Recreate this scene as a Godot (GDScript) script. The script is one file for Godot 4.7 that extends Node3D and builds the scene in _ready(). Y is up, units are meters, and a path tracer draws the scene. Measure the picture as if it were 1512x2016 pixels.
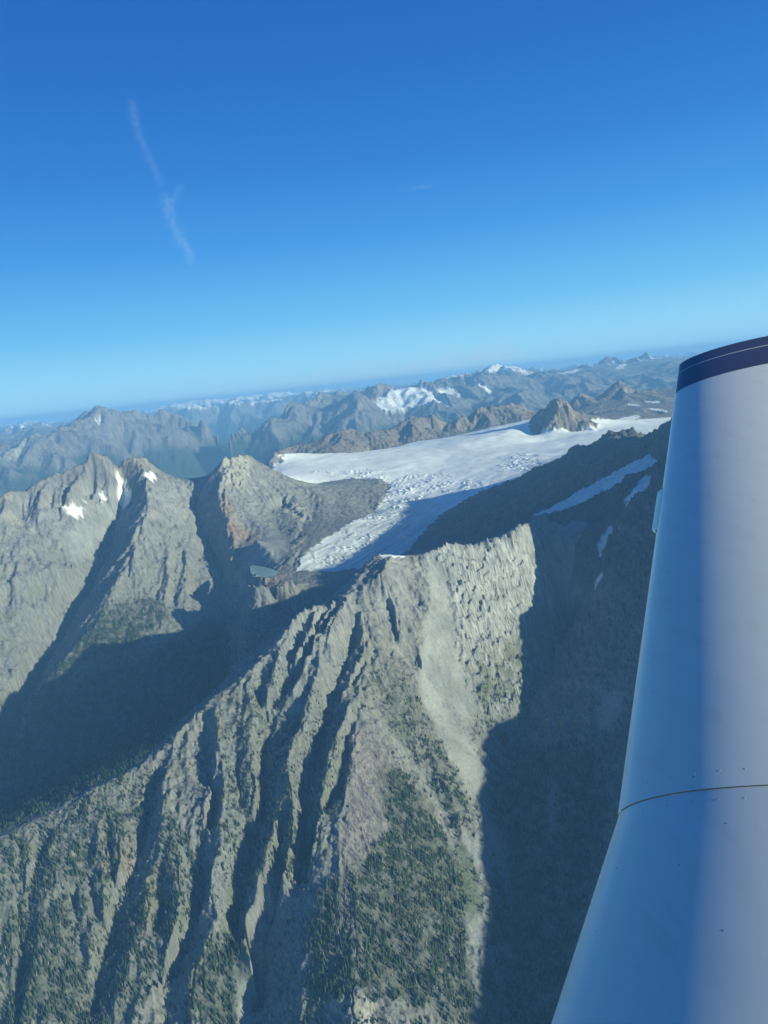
extends Node3D
# A view over a light aircraft's wing: a rocky spur with gullies, a glacier and ranges beyond.
# The camera stands at the origin; heights are metres above or below it.

# ridge, gully and valley lines of the land: x, height, z in metres from the aircraft
const LINES := {
	"near_crest": [-1686,-1313,-2006, -1537,-1336,-2195, -1388,-1354,-2374, -1326,-1354,-2409, -1262,-1344,-2455, -1191,-1325,-2490, -1117,-1299,-2524, -1057,-1289,-2549, -995,-1272,-2574, -932,-1257,-2598, -874,-1224,-2628, -827,-1183,-2665, -770,-1145,-2713, -721,-1110,-2757, -673,-1092,-2790, -629,-1091,-2810, -584,-1044,-2851, -485,-995,-2920, -444,-946,-2967, -399,-905,-3004, -364,-865,-3038, -315,-875,-3054, -263,-879,-3069, -208,-850,-3093, -173,-855,-3095, -147,-850,-3107],
	"summit_rim": [-173,-855,-3095, -157,-827,-3216, -108,-776,-3298, -49,-748,-3340, 74,-768,-3339, 140,-772,-3347, 175,-771,-3355, 236,-757,-3392, 310,-763,-3436, 395,-788,-3478, 470,-786,-3519, 537,-777,-3560, 592,-772,-3592, 659,-748,-3641, 726,-766,-3781, 838,-757,-3932],
	"summit_step": [-147,-850,-3107, -81,-835,-3129, -18,-792,-3170, -5,-757,-3220, 15,-753,-3300],
	"nose": [-147,-850,-3107, -147,-897,-3056, -136,-936,-2997, -134,-974,-2957, -135,-1010,-2907, -130,-1059,-2867, -147,-1088,-2806, -164,-1108,-2765, -161,-1148,-2695, -168,-1181,-2625, -183,-1216,-2553, -194,-1246,-2482, -205,-1273,-2431, -218,-1299,-2370, -222,-1319,-2329, -228,-1341,-2269, -224,-1371,-2209, -225,-1415,-2118, -215,-1452,-2049, -204,-1509,-1949, -216,-1566,-1847, -226,-1621,-1745, -233,-1724,-1583],
	"left_foot": [-1764,-1720,-1987, -1423,-1710,-1994, -1256,-1700,-1962, -1098,-1695,-1936, -978,-1720,-1947, -863,-1710,-1922, -769,-1735,-1936, -651,-1700,-1884, -588,-1730,-1908, -507,-1750,-1919, -387,-1680,-1829, -299,-1655,-1791],
	"right_valley": [856,-1250,-3610, 621,-1360,-3257, 433,-1460,-2905, 363,-1540,-2665, 306,-1630,-2343, 262,-1710,-2091, 218,-1770,-1847],
	"M_crest": [285,-1038,-4842, 343,-986,-4988, 485,-920,-5097, 607,-853,-5164, 721,-804,-5230, 968,-774,-5313, 1068,-718,-5293, 1196,-661,-5266, 1271,-616,-5228, 1288,-577,-5203, 1319,-558,-5185, 1358,-548,-5175, 1395,-567,-5113, 1435,-542,-5081, 1485,-498,-5057, 1524,-460,-5024, 1559,-483,-5013, 1599,-458,-4969, 1634,-473,-4937, 1657,-511,-4876, 1671,-547,-4818, 1719,-499,-4802, 1781,-451,-4725, 1830,-396,-4653],
	"M_out": [1830,-396,-4653, 1750,-420,-4250, 1660,-430,-3750, 1610,-420,-3450, 1630,-390,-3220, 1650,-420,-3110, 1662,-760,-3060, 1700,-790,-2920, 1730,-750,-2800, 1760,-700,-2670, 1780,-710,-2560, 1792,-810,-2510, 1805,-890,-2450, 1840,-890,-2320, 1860,-940,-2220, 1890,-930,-2100, 1910,-880,-2000, 1940,-830,-1870, 1960,-840,-1750, 2000,-880,-1570, 2040,-860,-1400, 2080,-900,-1230, 2110,-955,-1090, 2170,-975,-800, 2240,-985,-480],
	"trough": [1020,-860,-4020, 900,-930,-4050, 600,-1000,-4300, 350,-1040,-4400, 0,-1100,-4280, -300,-1160,-4200, -550,-1220,-4250, -750,-1280,-4400],
	"left_valley": [-836,-1280,-4539, -1043,-1500,-4401, -1316,-1650,-4079, -1607,-1750,-3800, -1841,-1820,-3563, -1987,-1860,-3430, -2367,-1920,-3227],
	"L_sky": [-3568,-697,-4824, -3144,-655,-5227, -2757,-556,-5553, -2694,-500,-5640, -2626,-526,-5671, -2483,-442,-5790, -2396,-424,-5848, -2271,-379,-5930, -2192,-337,-5970, -2137,-346,-6011, -2082,-412,-6052, -2062,-445,-6111, -1985,-391,-6137, -1927,-374,-6156, -1875,-406,-6171, -1793,-481,-6144, -1729,-564,-6162, -1632,-641,-6137, -1548,-728,-6159, -1481,-751,-6123, -1414,-686,-6139, -1322,-587,-6160, -1254,-521,-6174, -1217,-477,-6181, -1136,-467,-6247, -1050,-496,-6415],
	"L2_spur": [-1927,-374,-6156, -1832,-498,-5975, -1743,-599,-5762, -1698,-709,-5546, -1712,-792,-5384, -1735,-859,-5272, -1716,-941,-5141, -1741,-1040,-4974, -1794,-1104,-4849, -1811,-1186,-4714, -1856,-1308,-4513, -1932,-1388,-4339, -2026,-1502,-4152, -2067,-1549,-4076, -2072,-1612,-3972, -2083,-1685,-3899, -2063,-1742,-3773],
	"L2_gully": [-2000,-624,-6027, -2016,-747,-5916, -2025,-937,-5669, -2055,-1104,-5402, -2073,-1198,-5202, -2117,-1311,-4989, -2165,-1444,-4728, -2203,-1559,-4511, -2224,-1683,-4276, -2223,-1749,-4118, -2220,-1810,-3937],
	"L3_gully": [-1481,-751,-6123, -1444,-891,-5885, -1355,-1022,-5691, -1239,-1150,-5461, -1177,-1217,-5321, -1129,-1323,-5025, -1085,-1428,-4676],
	"L3_spur": [-1250,-520,-6154, -1238,-622,-5973, -1226,-733,-5771, -1170,-866,-5579, -1121,-985,-5385, -1086,-1096,-5208, -1003,-1134,-5102, -952,-1218,-4929, -893,-1285,-4767, -899,-1339,-4593],
	"L1_bench": [-2985,-768,-5089, -2674,-722,-5315, -2606,-710,-5405, -2533,-689,-5494, -2405,-639,-5606, -2264,-671,-5664, -2147,-651,-5774, -2039,-678,-5876],
	"L1_bowl": [-2548,-829,-5155, -2410,-869,-5220, -2279,-917,-5312, -2176,-935,-5409, -2115,-906,-5561],
	"L1_face": [-2800,-1021,-4500, -2490,-1013,-4814, -2359,-999,-4969, -2252,-1008,-5073, -2163,-1023,-5241, -2119,-1028,-5463],
	"L1_low": [-2547,-1377,-3710, -2320,-1499,-3925, -2232,-1542,-4068, -2232,-1467,-4250, -2253,-1364,-4576],
	"ice_edge": [-1068,-521,-6513, -998,-642,-6676, -840,-735,-6748, -633,-826,-6720, -456,-817,-6785, -246,-808,-6796, -22,-823,-6650, 80,-861,-6450, 11,-916,-6050, -74,-971,-5750, -232,-962,-5445, -440,-1013,-5081, -558,-1046,-4818, -573,-1100,-4665],
	"ice_mid": [1485,-696,-8674, 825,-740,-7957, 570,-796,-6977, 422,-840,-6336, 297,-923,-5842, 116,-984,-5399, -75,-1039,-5049, -276,-1080,-4792, -433,-1104,-4660],
	"ice_back": [-1087,-622,-8128, -713,-720,-8771, -268,-815,-9296, -98,-845,-9499, 571,-785,-9783, 935,-783,-9856, 1445,-735,-9996, 1735,-709,-10051, 2196,-670,-10166],
	"ice_right": [550,-910,-5450, 800,-870,-5600, 1100,-800,-5750, 1500,-730,-5950, 2000,-680,-6200, 2800,-660,-6400],
	"plateau_r": [2088,-739,-8343, 2396,-739,-8259, 2744,-732,-8151, 2959,-739,-7862],
	"lake": [-861,-1100,-4659, -772,-1100,-4584, -682,-1100,-4621],
	"lake_rim": [-880,-1100,-4483, -781,-1090,-4337, -679,-1088,-4356, -576,-1080,-4376],
	"bowl": [-903,-957,-5172, -783,-1019,-4989, -719,-1078,-4817],
	"rock_step": [-886,-902,-5833, -784,-901,-6049, -600,-952,-5719, -604,-1009,-5265],
	"B1": [-1271,-715,-9516, -1111,-668,-9737, -916,-673,-9858, -741,-680,-9972, -537,-577,-10086, -299,-576,-10196, -69,-634,-10200, 143,-628,-10299, 277,-643,-10296, 405,-573,-10392, 512,-513,-10488, 808,-527,-10569, 960,-605,-10556, 1016,-673,-10551, 1218,-569,-10530, 1350,-621,-10614, 1501,-556,-10695, 1812,-492,-10748, 2027,-549,-10710, 2165,-625,-10683, 2352,-669,-10746],
	"B1_gap": [884,-735,-10312, 1016,-680,-10551],
	"B1_rib1": [512,-513,-10488, 404,-673,-10142, 319,-771,-9945],
	"B1_rib2": [1350,-621,-10614, 1263,-707,-10323, 1201,-757,-10129],
	"B1_rib3": [-299,-576,-10196, -453,-683,-9689, -627,-726,-9279],
	"B1_back": [-1799,-1500,-11358, -809,-1300,-11572, 412,-1100,-11793, 1656,-1000,-11784, 2290,-950,-11780],
	"nun_front": [1632,-789,-8036, 1873,-783,-8035, 2062,-764,-7937, 2235,-737,-7890],
	"nun_back": [1900,-700,-9600, 2300,-700,-9600, 2700,-680,-9200],
	"nunatak": [1793,-809,-8513, 1885,-651,-8647, 1914,-531,-8845, 1985,-467,-8778, 2016,-404,-8669, 2043,-395,-8611, 2086,-459,-8549, 2137,-452,-8485, 2204,-551,-8571, 2295,-659,-8392, 2343,-745,-8171],
	"B2": [3021,-613,-11923, 3190,-562,-11983, 3485,-646,-11900, 3859,-491,-11889, 4084,-600,-11920, 4343,-565,-11934, 4562,-579,-11852, 5093,-572,-11634, 5714,-562,-11342],
	"B2b": [2878,-789,-10617, 3241,-697,-10302, 3463,-691,-10018, 3578,-755,-9659, 4001,-780,-9165],
	"val_B": [-7071,-1900,-8426, -6000,-2100,-10392, -4017,-2150,-12364, -2911,-2150,-13694, -1484,-1700,-14122, 0,-1400,-14500, 2088,-1350,-14854, 4790,-1400,-14741, 8000,-1400,-13856],
	"val_L": [-2911,-2150,-13694, -3435,-2100,-17669, -3598,-2000,-22717, -3136,-1900,-29836],
	"L_back": [-5785,-1500,-6894, -4750,-1600,-8227, -3249,-1700,-8927, -2092,-1600,-9062, -1322,-1200,-9408],
	"LF": [-8197,-908,-13155, -7226,-755,-14833, -6859,-509,-15555, -6730,-411,-16154, -6267,-255,-16874, -6229,-118,-17950, -5955,-113,-18568, -5528,-249,-18700, -5181,-290,-18799, -4693,-460,-18721, -4074,-675,-18558, -3621,-922,-17938],
	"LF2": [-12531,-352,-20469, -10419,-499,-21620, -9841,-390,-22981, -9273,-341,-24290, -8430,-269,-25650],
	"R2": [-3164,-958,-16703, -2679,-776,-17395, -2146,-662,-17872, -1798,-404,-18915, -1415,-230,-19950, -936,-268,-19978, -95,-253,-20000, 190,-238,-19499, 617,-194,-19490, 1594,-248,-19936, 2118,-158,-20893, 2430,-150,-20859, 2864,-233,-21813, 3148,-157,-22784, 3578,-123,-23226, 4237,-5,-23623, 4461,-211,-23582, 4952,-188,-23483, 5739,-235,-23818, 6192,-385,-24221, 6754,-138,-24589, 7089,-325,-25015, 7322,-205,-24948, 7454,5,-24909, 7563,104,-24876, 7664,29,-24845, 7772,112,-24811, 7871,21,-24780, 8035,-221,-24727, 8333,-262,-24945, 8568,-58,-25077, 8693,-233,-25034, 8933,53,-25161, 9018,10,-25131, 9082,-207,-25108, 9348,-163,-25330, 9917,-228,-25650, 10509,-280,-25953, 11949,-271,-25323, 13380,-368,-24596],
	"R2_back": [-1883,-1500,-26934, 0,-1300,-28000, 4175,-1100,-29708, 10198,-1000,-31385, 16500,-1000,-28579],
	"R3": [-17156,3,-28190, -14274,-343,-29753, -12801,-381,-30416, -11371,-331,-32042, -9254,-373,-32716, -7622,-303,-33135, -6160,-336,-33437, -4788,-291,-34671, -3067,-266,-35869, -1228,-333,-36980, 726,-403,-37993, 2962,-390,-37884, 5556,-338,-38602, 8937,-336,-38989],
	"R4": [-23922,-46,-39291, -19861,-239,-41491, -18374,-159,-42171, -17344,-373,-42605, -16364,-328,-42991, -14325,-207,-43713, -12484,-249,-44274, -11033,-9,-44657, -9700,-41,-44966, -8284,-78,-45248, -6240,25,-45575, -5071,-40,-45720, -3904,-223,-45834, -2511,-141,-46933, -928,-277,-46991, 916,-317,-46991, 3126,-398,-47898, 4689,-345,-47770, 6540,-324,-47552, 8362,-302,-47266, 11310,-316,-46649, 14132,-270,-45872, 17822,-258,-44569, 22942,-144,-42162],
	"R3_foot": [-17998,-1700,-21449, -12467,-1600,-26736, -6133,-1800,-28855, -2745,-1700,-31380],
	"R4_foot": [-25069,-1200,-29876, -13681,-1200,-37588, 0,-1200,-42500, 14707,-1100,-40407, 22787,-1100,-36466],
	"R4_back": [-37282,-1600,-44431, 0,-1600,-58000, 30735,-1600,-49187],
	"gul00": [-336,-887,-3048, -364,-923,-3031, -395,-967,-2982, -417,-1022,-2921, -441,-1067,-2861, -446,-1102,-2813, -462,-1130,-2769],
	"gul01": [-306,-893,-3056, -327,-928,-3035, -339,-963,-2989, -366,-999,-2946, -402,-1027,-2910, -436,-1068,-2862],
	"gul02": [-256,-889,-3069, -279,-921,-3054, -311,-967,-2992, -326,-1001,-2946, -356,-1028,-2912, -390,-1071,-2856, -427,-1118,-2787],
	"gul03": [-210,-862,-3102, -233,-914,-3074, -249,-942,-3037, -282,-981,-2985, -313,-1004,-2951, -350,-1034,-2907, -367,-1055,-2879, -396,-1090,-2833, -427,-1125,-2782, -460,-1141,-2760],
	"rib05": [-312,-875,-3050, -339,-927,-2957, -381,-978,-2898, -400,-1003,-2865],
	"rib06": [-263,-875,-3068, -311,-938,-2951, -336,-988,-2886, -369,-1041,-2813, -408,-1092,-2743],
	"rib07": [-232,-868,-3149, -246,-901,-3004, -287,-950,-2933, -306,-980,-2896],
	"rib08": [-200,-852,-3090, -209,-885,-3022, -231,-925,-2975, -247,-951,-2938, -277,-975,-2900, -292,-1003,-2859, -307,-1031,-2819, -331,-1077,-2757, -350,-1111,-2704, -358,-1143,-2650, -375,-1182,-2587, -404,-1205,-2547, -421,-1228,-2513, -423,-1247,-2482, -414,-1270,-2438, -408,-1292,-2397, -399,-1320,-2351, -393,-1345,-2305, -392,-1378,-2249, -407,-1405,-2208, -417,-1441,-2158, -424,-1467,-2123],
	"gul09": [-350,-1106,-2763, -368,-1152,-2715, -389,-1200,-2639, -431,-1229,-2601, -457,-1241,-2585],
	"gul10": [-459,-1125,-2755, -493,-1176,-2748, -508,-1209,-2695, -502,-1242,-2644, -521,-1261,-2621, -523,-1298,-2565, -523,-1288,-2581, -514,-1344,-2494, -510,-1396,-2413, -533,-1411,-2397, -543,-1441,-2355, -550,-1477,-2310, -560,-1509,-2269, -562,-1553,-2210, -578,-1593,-2165, -583,-1596,-2167, -589,-1622,-2138, -575,-1654,-2099, -551,-1674,-2076, -524,-1705,-2039, -514,-1729,-2016, -522,-1803,-1980],
	"rib11": [-442,-1359,-2331, -455,-1367,-2296, -471,-1394,-2254, -487,-1416,-2226, -493,-1445,-2189, -511,-1467,-2164, -517,-1487,-2136, -527,-1513,-2106, -541,-1535,-2082, -539,-1543,-2069, -544,-1577,-2032, -527,-1602,-2001],
	"gul12": [-425,-1365,-2345, -441,-1404,-2325, -446,-1434,-2279, -454,-1478,-2218, -441,-1497,-2184, -458,-1518,-2164, -503,-1540,-2157, -519,-1568,-2127, -525,-1599,-2089],
	"gul13": [-150,-946,-3015, -178,-1008,-2987, -196,-1058,-2925, -228,-1103,-2854, -253,-1145,-2782, -276,-1183,-2719, -299,-1219,-2656, -313,-1257,-2593, -331,-1297,-2522, -340,-1311,-2498, -357,-1340,-2448, -369,-1378,-2385, -365,-1411,-2329, -360,-1440,-2285, -359,-1456,-2258, -383,-1482,-2231, -414,-1496,-2225, -438,-1524,-2194, -444,-1540,-2180, -458,-1559,-2157, -469,-1585,-2132, -474,-1590,-2130, -489,-1618,-2101, -488,-1649,-2069, -498,-1686,-2039, -507,-1723,-2008, -518,-1796,-1972],
	"rib14": [-140,-1030,-2886, -166,-1057,-2833, -201,-1091,-2767, -226,-1120,-2716],
	"gul15": [-138,-1071,-2861, -162,-1102,-2822, -192,-1126,-2778, -234,-1152,-2726],
	"rib16": [-176,-1127,-2720, -194,-1143,-2652, -213,-1162,-2615, -235,-1188,-2558, -252,-1213,-2510, -249,-1214,-2510, -267,-1247,-2448, -280,-1275,-2394, -296,-1305,-2335, -308,-1337,-2276, -315,-1361,-2234, -319,-1380,-2199, -329,-1396,-2181, -330,-1413,-2150],
	"gul17": [-187,-1196,-2622, -211,-1244,-2572, -226,-1284,-2492, -218,-1280,-2500, -242,-1323,-2417, -263,-1348,-2372, -293,-1376,-2330, -314,-1409,-2283, -330,-1435,-2247, -336,-1462,-2206, -350,-1490,-2171, -382,-1511,-2159],
	"rib18": [-237,-1391,-2175, -244,-1412,-2117, -268,-1442,-2088, -288,-1464,-2066, -311,-1485,-2050, -338,-1514,-2024, -359,-1536,-2011, -347,-1560,-1967, -330,-1578,-1922, -341,-1608,-1887, -362,-1634,-1866, -369,-1655,-1833],
	"rib19": [-717,-1107,-2747, -693,-1153,-2663, -677,-1201,-2591, -666,-1237,-2532, -656,-1256,-2506, -637,-1292,-2443, -638,-1340,-2373, -636,-1374,-2320, -639,-1415,-2264, -653,-1447,-2220, -655,-1474,-2186, -659,-1504,-2142, -632,-1519,-2119, -644,-1547,-2084, -646,-1573,-2053, -673,-1597,-2024, -689,-1627,-1991, -690,-1653,-1954, -686,-1691,-1887],
	"gul20": [-749,-1147,-2737, -722,-1253,-2625, -699,-1326,-2518, -687,-1385,-2435, -687,-1434,-2363, -697,-1503,-2275, -700,-1549,-2213, -713,-1597,-2155, -742,-1648,-2097, -768,-1692,-2050, -805,-1744,-1998],
	"rib21": [-691,-1241,-2563, -688,-1281,-2492, -699,-1310,-2448, -701,-1347,-2397, -688,-1382,-2343, -694,-1416,-2295],
	"gul22": [-624,-1169,-2675, -609,-1273,-2536, -599,-1322,-2456, -576,-1377,-2371],
	"rib23": [-575,-1102,-2767, -564,-1145,-2686, -562,-1183,-2624, -552,-1236,-2541, -548,-1252,-2518, -534,-1306,-2432, -542,-1347,-2366],
	"gul24": [-479,-995,-2922, -500,-1057,-2854, -525,-1106,-2784, -532,-1141,-2732, -522,-1174,-2676],
	"rib25": [-453,-964,-2938, -474,-1028,-2847, -501,-1095,-2752, -505,-1133,-2696],
	"gul26": [-586,-1062,-2839, -569,-1109,-2781, -552,-1142,-2729],
	"gul27": [-894,-1262,-2602, -902,-1308,-2581, -910,-1346,-2523, -916,-1397,-2451, -913,-1431,-2399, -937,-1475,-2342, -953,-1522,-2276, -975,-1558,-2232, -987,-1616,-2153, -994,-1654,-2104, -1000,-1687,-2068, -998,-1759,-1991],
	"rib28": [-856,-1267,-2546, -857,-1313,-2456, -850,-1364,-2372, -839,-1403,-2317],
	"rib29": [-827,-1307,-2482, -800,-1380,-2349, -770,-1455,-2240, -757,-1526,-2141, -761,-1571,-2082, -780,-1605,-2043, -808,-1646,-1990, -849,-1682,-1938],
	"gul30": [-850,-1494,-2241, -846,-1529,-2222, -817,-1567,-2174, -836,-1601,-2130],
	"rib31": [-874,-1481,-2240, -850,-1505,-2190, -856,-1550,-2128, -895,-1616,-2045, -919,-1677,-1965],
	"gul32": [-1116,-1366,-2427, -1088,-1437,-2338, -1059,-1487,-2264, -1048,-1518,-2221, -1012,-1573,-2151, -991,-1620,-2091],
	"rib33": [-1080,-1364,-2416, -1041,-1423,-2310, -1010,-1485,-2221, -987,-1534,-2156],
	"gul34": [-1061,-1365,-2430, -1032,-1428,-2353, -993,-1494,-2264, -972,-1529,-2210],
	"rib35": [-1008,-1361,-2421, -980,-1403,-2342, -970,-1465,-2253],
	"gul36": [-1111,-1496,-2233, -1083,-1556,-2170, -1056,-1603,-2108, -1013,-1650,-2049, -996,-1685,-2009],
	"rib37": [-1165,-1395,-2363, -1115,-1467,-2247, -1060,-1530,-2163, -1017,-1589,-2085],
	"gul38": [-1230,-1391,-2383, -1253,-1460,-2294, -1254,-1495,-2241, -1232,-1570,-2151, -1225,-1600,-2117, -1225,-1653,-2055, -1210,-1717,-1974],
	"rib39": [-1210,-1362,-2413, -1195,-1408,-2314, -1176,-1478,-2206, -1172,-1526,-2145, -1179,-1581,-2071, -1183,-1635,-2003, -1172,-1686,-1937],
	"gul40": [-1322,-1379,-2367, -1300,-1433,-2297, -1270,-1523,-2186, -1238,-1593,-2111],
	"rib41": [-1301,-1370,-2379, -1266,-1426,-2282, -1241,-1499,-2181, -1219,-1574,-2096],
	"rib42": [-1342,-1370,-2356, -1295,-1444,-2243, -1271,-1519,-2151, -1244,-1618,-2043],
	"gul43": [-97,-1225,-2638, -16,-1320,-2577, 45,-1393,-2516, 86,-1460,-2441, 123,-1528,-2351, 162,-1596,-2256],
	"gul44": [-30,-1035,-2962, 24,-1101,-2944, 74,-1152,-2921, 131,-1225,-2885, 157,-1282,-2832, 211,-1357,-2787, 248,-1419,-2734, 284,-1469,-2702],
	"rib45": [151,-776,-3340, 164,-843,-3268, 156,-922,-3185, 137,-975,-3115, 111,-1023,-3042, 82,-1091,-2944, 75,-1124,-2900],
	"gul46": [-23,-883,-3117, -19,-926,-3104, -11,-970,-3063, -11,-1019,-3013, -1,-1041,-2995],
	"rib47": [-36,-797,-3169, -24,-842,-3121, -4,-903,-3084, -1,-946,-3042, 8,-1011,-2984],
	"gul48": [59,-864,-3189, 81,-911,-3176, 108,-955,-3156],
	"rib49": [30,-769,-3281, 66,-812,-3242, 87,-864,-3193, 112,-919,-3159],
	"rib50": [-93,-975,-2977, -55,-1086,-2861, 7,-1209,-2740, 64,-1319,-2619, 116,-1429,-2483, 144,-1493,-2394],
	"gul51": [-42,-1558,-2051, 9,-1609,-2024, 43,-1657,-1955, 68,-1698,-1886, 86,-1729,-1830],
	"rib52": [-108,-1458,-2161, -57,-1529,-2060, -12,-1608,-1944, 15,-1673,-1830],
	"gul53": [-1553,-1016,-5238, -1542,-1146,-5027, -1541,-1237,-4851],
	"rib54": [-1542,-839,-5656, -1543,-958,-5303, -1484,-1107,-5059, -1470,-1232,-4806],
	"gul55": [-1492,-959,-5458, -1456,-1130,-5139, -1420,-1281,-4837],
	"rib56": [-1457,-881,-5844, -1417,-1024,-5373, -1373,-1172,-5058, -1341,-1290,-4781],
	"gul57": [-1363,-1037,-5579, -1329,-1179,-5206, -1310,-1287,-4938],
	"rib58": [-2245,-388,-5907, -2274,-506,-5774, -2341,-628,-5597],
	"gul59": [-2175,-403,-5981, -2196,-534,-5921, -2247,-649,-5792],
	"rib60": [-2131,-349,-5992, -2080,-490,-5952, -2058,-623,-5880],
	"gul61": [-2043,-470,-6093, -2036,-610,-6064, -2000,-721,-5957],
	"rib62": [-999,-650,-6152, -892,-802,-5974, -783,-825,-6054, -586,-934,-5726],
	"gul63": [-884,-898,-5818, -782,-976,-5540, -656,-1025,-5164],
	"rib64": [-842,-870,-5985, -659,-938,-5680, -565,-999,-5163, -590,-1043,-4818],
	"rib65": [1615,-492,-4901, 1456,-582,-4486, 1254,-645,-3770, 1123,-796,-3551, 1007,-954,-3437],
	"gul67": [1170,-738,-4108, 1065,-868,-3690, 970,-1034,-3572],
	"rib68": [1097,-767,-4254, 906,-864,-3757, 848,-991,-3659],
	"gul69": [-2462,-844,-5231, -2294,-1017,-5051, -2216,-1187,-4996],
	"rib70": [-2556,-822,-5174, -2401,-982,-4959, -2292,-1159,-4866, -2243,-1305,-4766],
	"rib71": [-2413,-655,-5580, -2322,-732,-5529, -2259,-822,-5469],
	"rib72": [-2477,-446,-5776, -2483,-527,-5665, -2489,-623,-5552],
	"gul73": [-2388,-445,-5845, -2429,-546,-5758, -2448,-634,-5650],
	"rib74": [-2686,-509,-5620, -2670,-580,-5518, -2656,-672,-5393],
	"gul75": [-2604,-535,-5679, -2609,-617,-5594, -2614,-694,-5491],
	"gul76": [-2153,-1086,-5193, -2176,-1178,-5074, -2209,-1246,-4953],
	"rib77": [-2205,-1044,-5120, -2225,-1129,-4980, -2249,-1206,-4863],
	"gul78": [-2262,-1022,-5056, -2293,-1133,-4959, -2316,-1213,-4824],
	"rib79": [-2379,-967,-5031, -2355,-1080,-4854, -2359,-1190,-4709],
	"gul80": [-2468,-952,-5006, -2447,-1067,-4843, -2444,-1164,-4710],
	"M_east": [2600,-1100,-4400, 2800,-1100,-3600, 2900,-1200,-2600, 2950,-1350,-1600, 3000,-1400,-400],
	"M_foot": [950,-1500,-2600, 850,-1620,-2100, 850,-1700,-1600, 900,-1780,-1000, 950,-1800,-300],
	"left_foot2": [-1652,-1850,-1783, -1197,-1830,-1786, -573,-1850,-1735, -228,-1800,-1524, 142,-1880,-1552],
}
const SNOW := [
	[-2402, -5591, -2328, -5603, -2216, -5697, -2200, -5664, -2233, -5603, -2308, -5572],
	[-2049, -5955, -2048, -6076, -2011, -6078, -1945, -5970, -1902, -5857, -1946, -5843, -2038, -5910],
	[-2143, -5843, -2120, -5871, -2105, -5846, -2058, -5853, -2121, -5782],
	[-2266, -5687, -2214, -5767, -2195, -5734, -2235, -5699],
	[-1823, -5979, -1788, -6088, -1750, -6069, -1755, -5951, -1778, -5868],
	[-1724, -5723, -1669, -5833, -1690, -5734],
	[-1099, -6097, -1006, -6170, -1016, -6121],
	[-2505, -5349, -2462, -5437, -2459, -5399, -2486, -5348],
	[-2618, -5158, -2556, -5151, -2592, -5133],
	[852, -4419, 915, -4406, 1035, -4379, 1101, -4363, 1189, -4335, 1269, -4317, 1357, -4290, 1431, -4267, 1507, -4221, 1430, -3972, 1373, -3959, 1321, -4070, 1254, -4105, 1151, -4161, 1043, -4209, 946, -4313, 878, -4381],
	[1199, -3786, 1257, -3773, 1324, -3878, 1357, -3815, 1324, -3744, 1272, -3700, 1220, -3705, 1178, -3688],
	[1041, -3693, 1091, -3733, 1107, -3692, 1077, -3641, 1039, -3641, 1016, -3606, 1015, -3648],
	[966, -3545, 992, -3504, 972, -3471, 953, -3487],
	[1111, -3637, 1134, -3612, 1117, -3577],
	[-38, -3450, 12, -3450, 86, -3449, 77, -3324, 10, -3286, -39, -3325],
	[229, -3332, 249, -3341, 246, -3336],
	[240, -3316, 258, -3325, 272, -3329, 251, -3316],
	[3, -18307, 231, -19030, 578, -19424, 1086, -19578, 1514, -19171, 1699, -18283, 1797, -17651, 1404, -18116, 1172, -17998, 810, -18289, 458, -17976, 236, -17927],
	[1455, -19760, 1834, -19968, 2175, -19137, 2072, -18494, 1870, -18769, 1586, -19310],
	[2667, -20116, 2998, -19377, 2920, -19095, 2693, -19690],
	[4380, -22757, 4849, -23018, 4659, -21835, 4295, -21673],
	[5394, -22681, 6128, -22602, 5411, -21421],
	[7621, -23818, 7972, -24219, 7416, -22659, 6913, -22265],
	[1807, -10856, 2251, -12804, 1902, -10840, 1822, -10853],
	[2493, -8659, 2667, -8607, 3238, -9496, 3015, -8751, 2786, -8569, 2665, -8607, 2565, -8638],
	[3651, -11079, 3706, -10752, 3637, -10509, 3600, -10878],
	[3884, -11111, 4010, -10770, 3950, -10611, 3834, -10925],
	[3654, -10243, 3730, -9790, 3685, -9674, 3567, -10001],
	[-6182, -17260, -6109, -17549, -6048, -17395, -6112, -17199],
]
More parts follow.
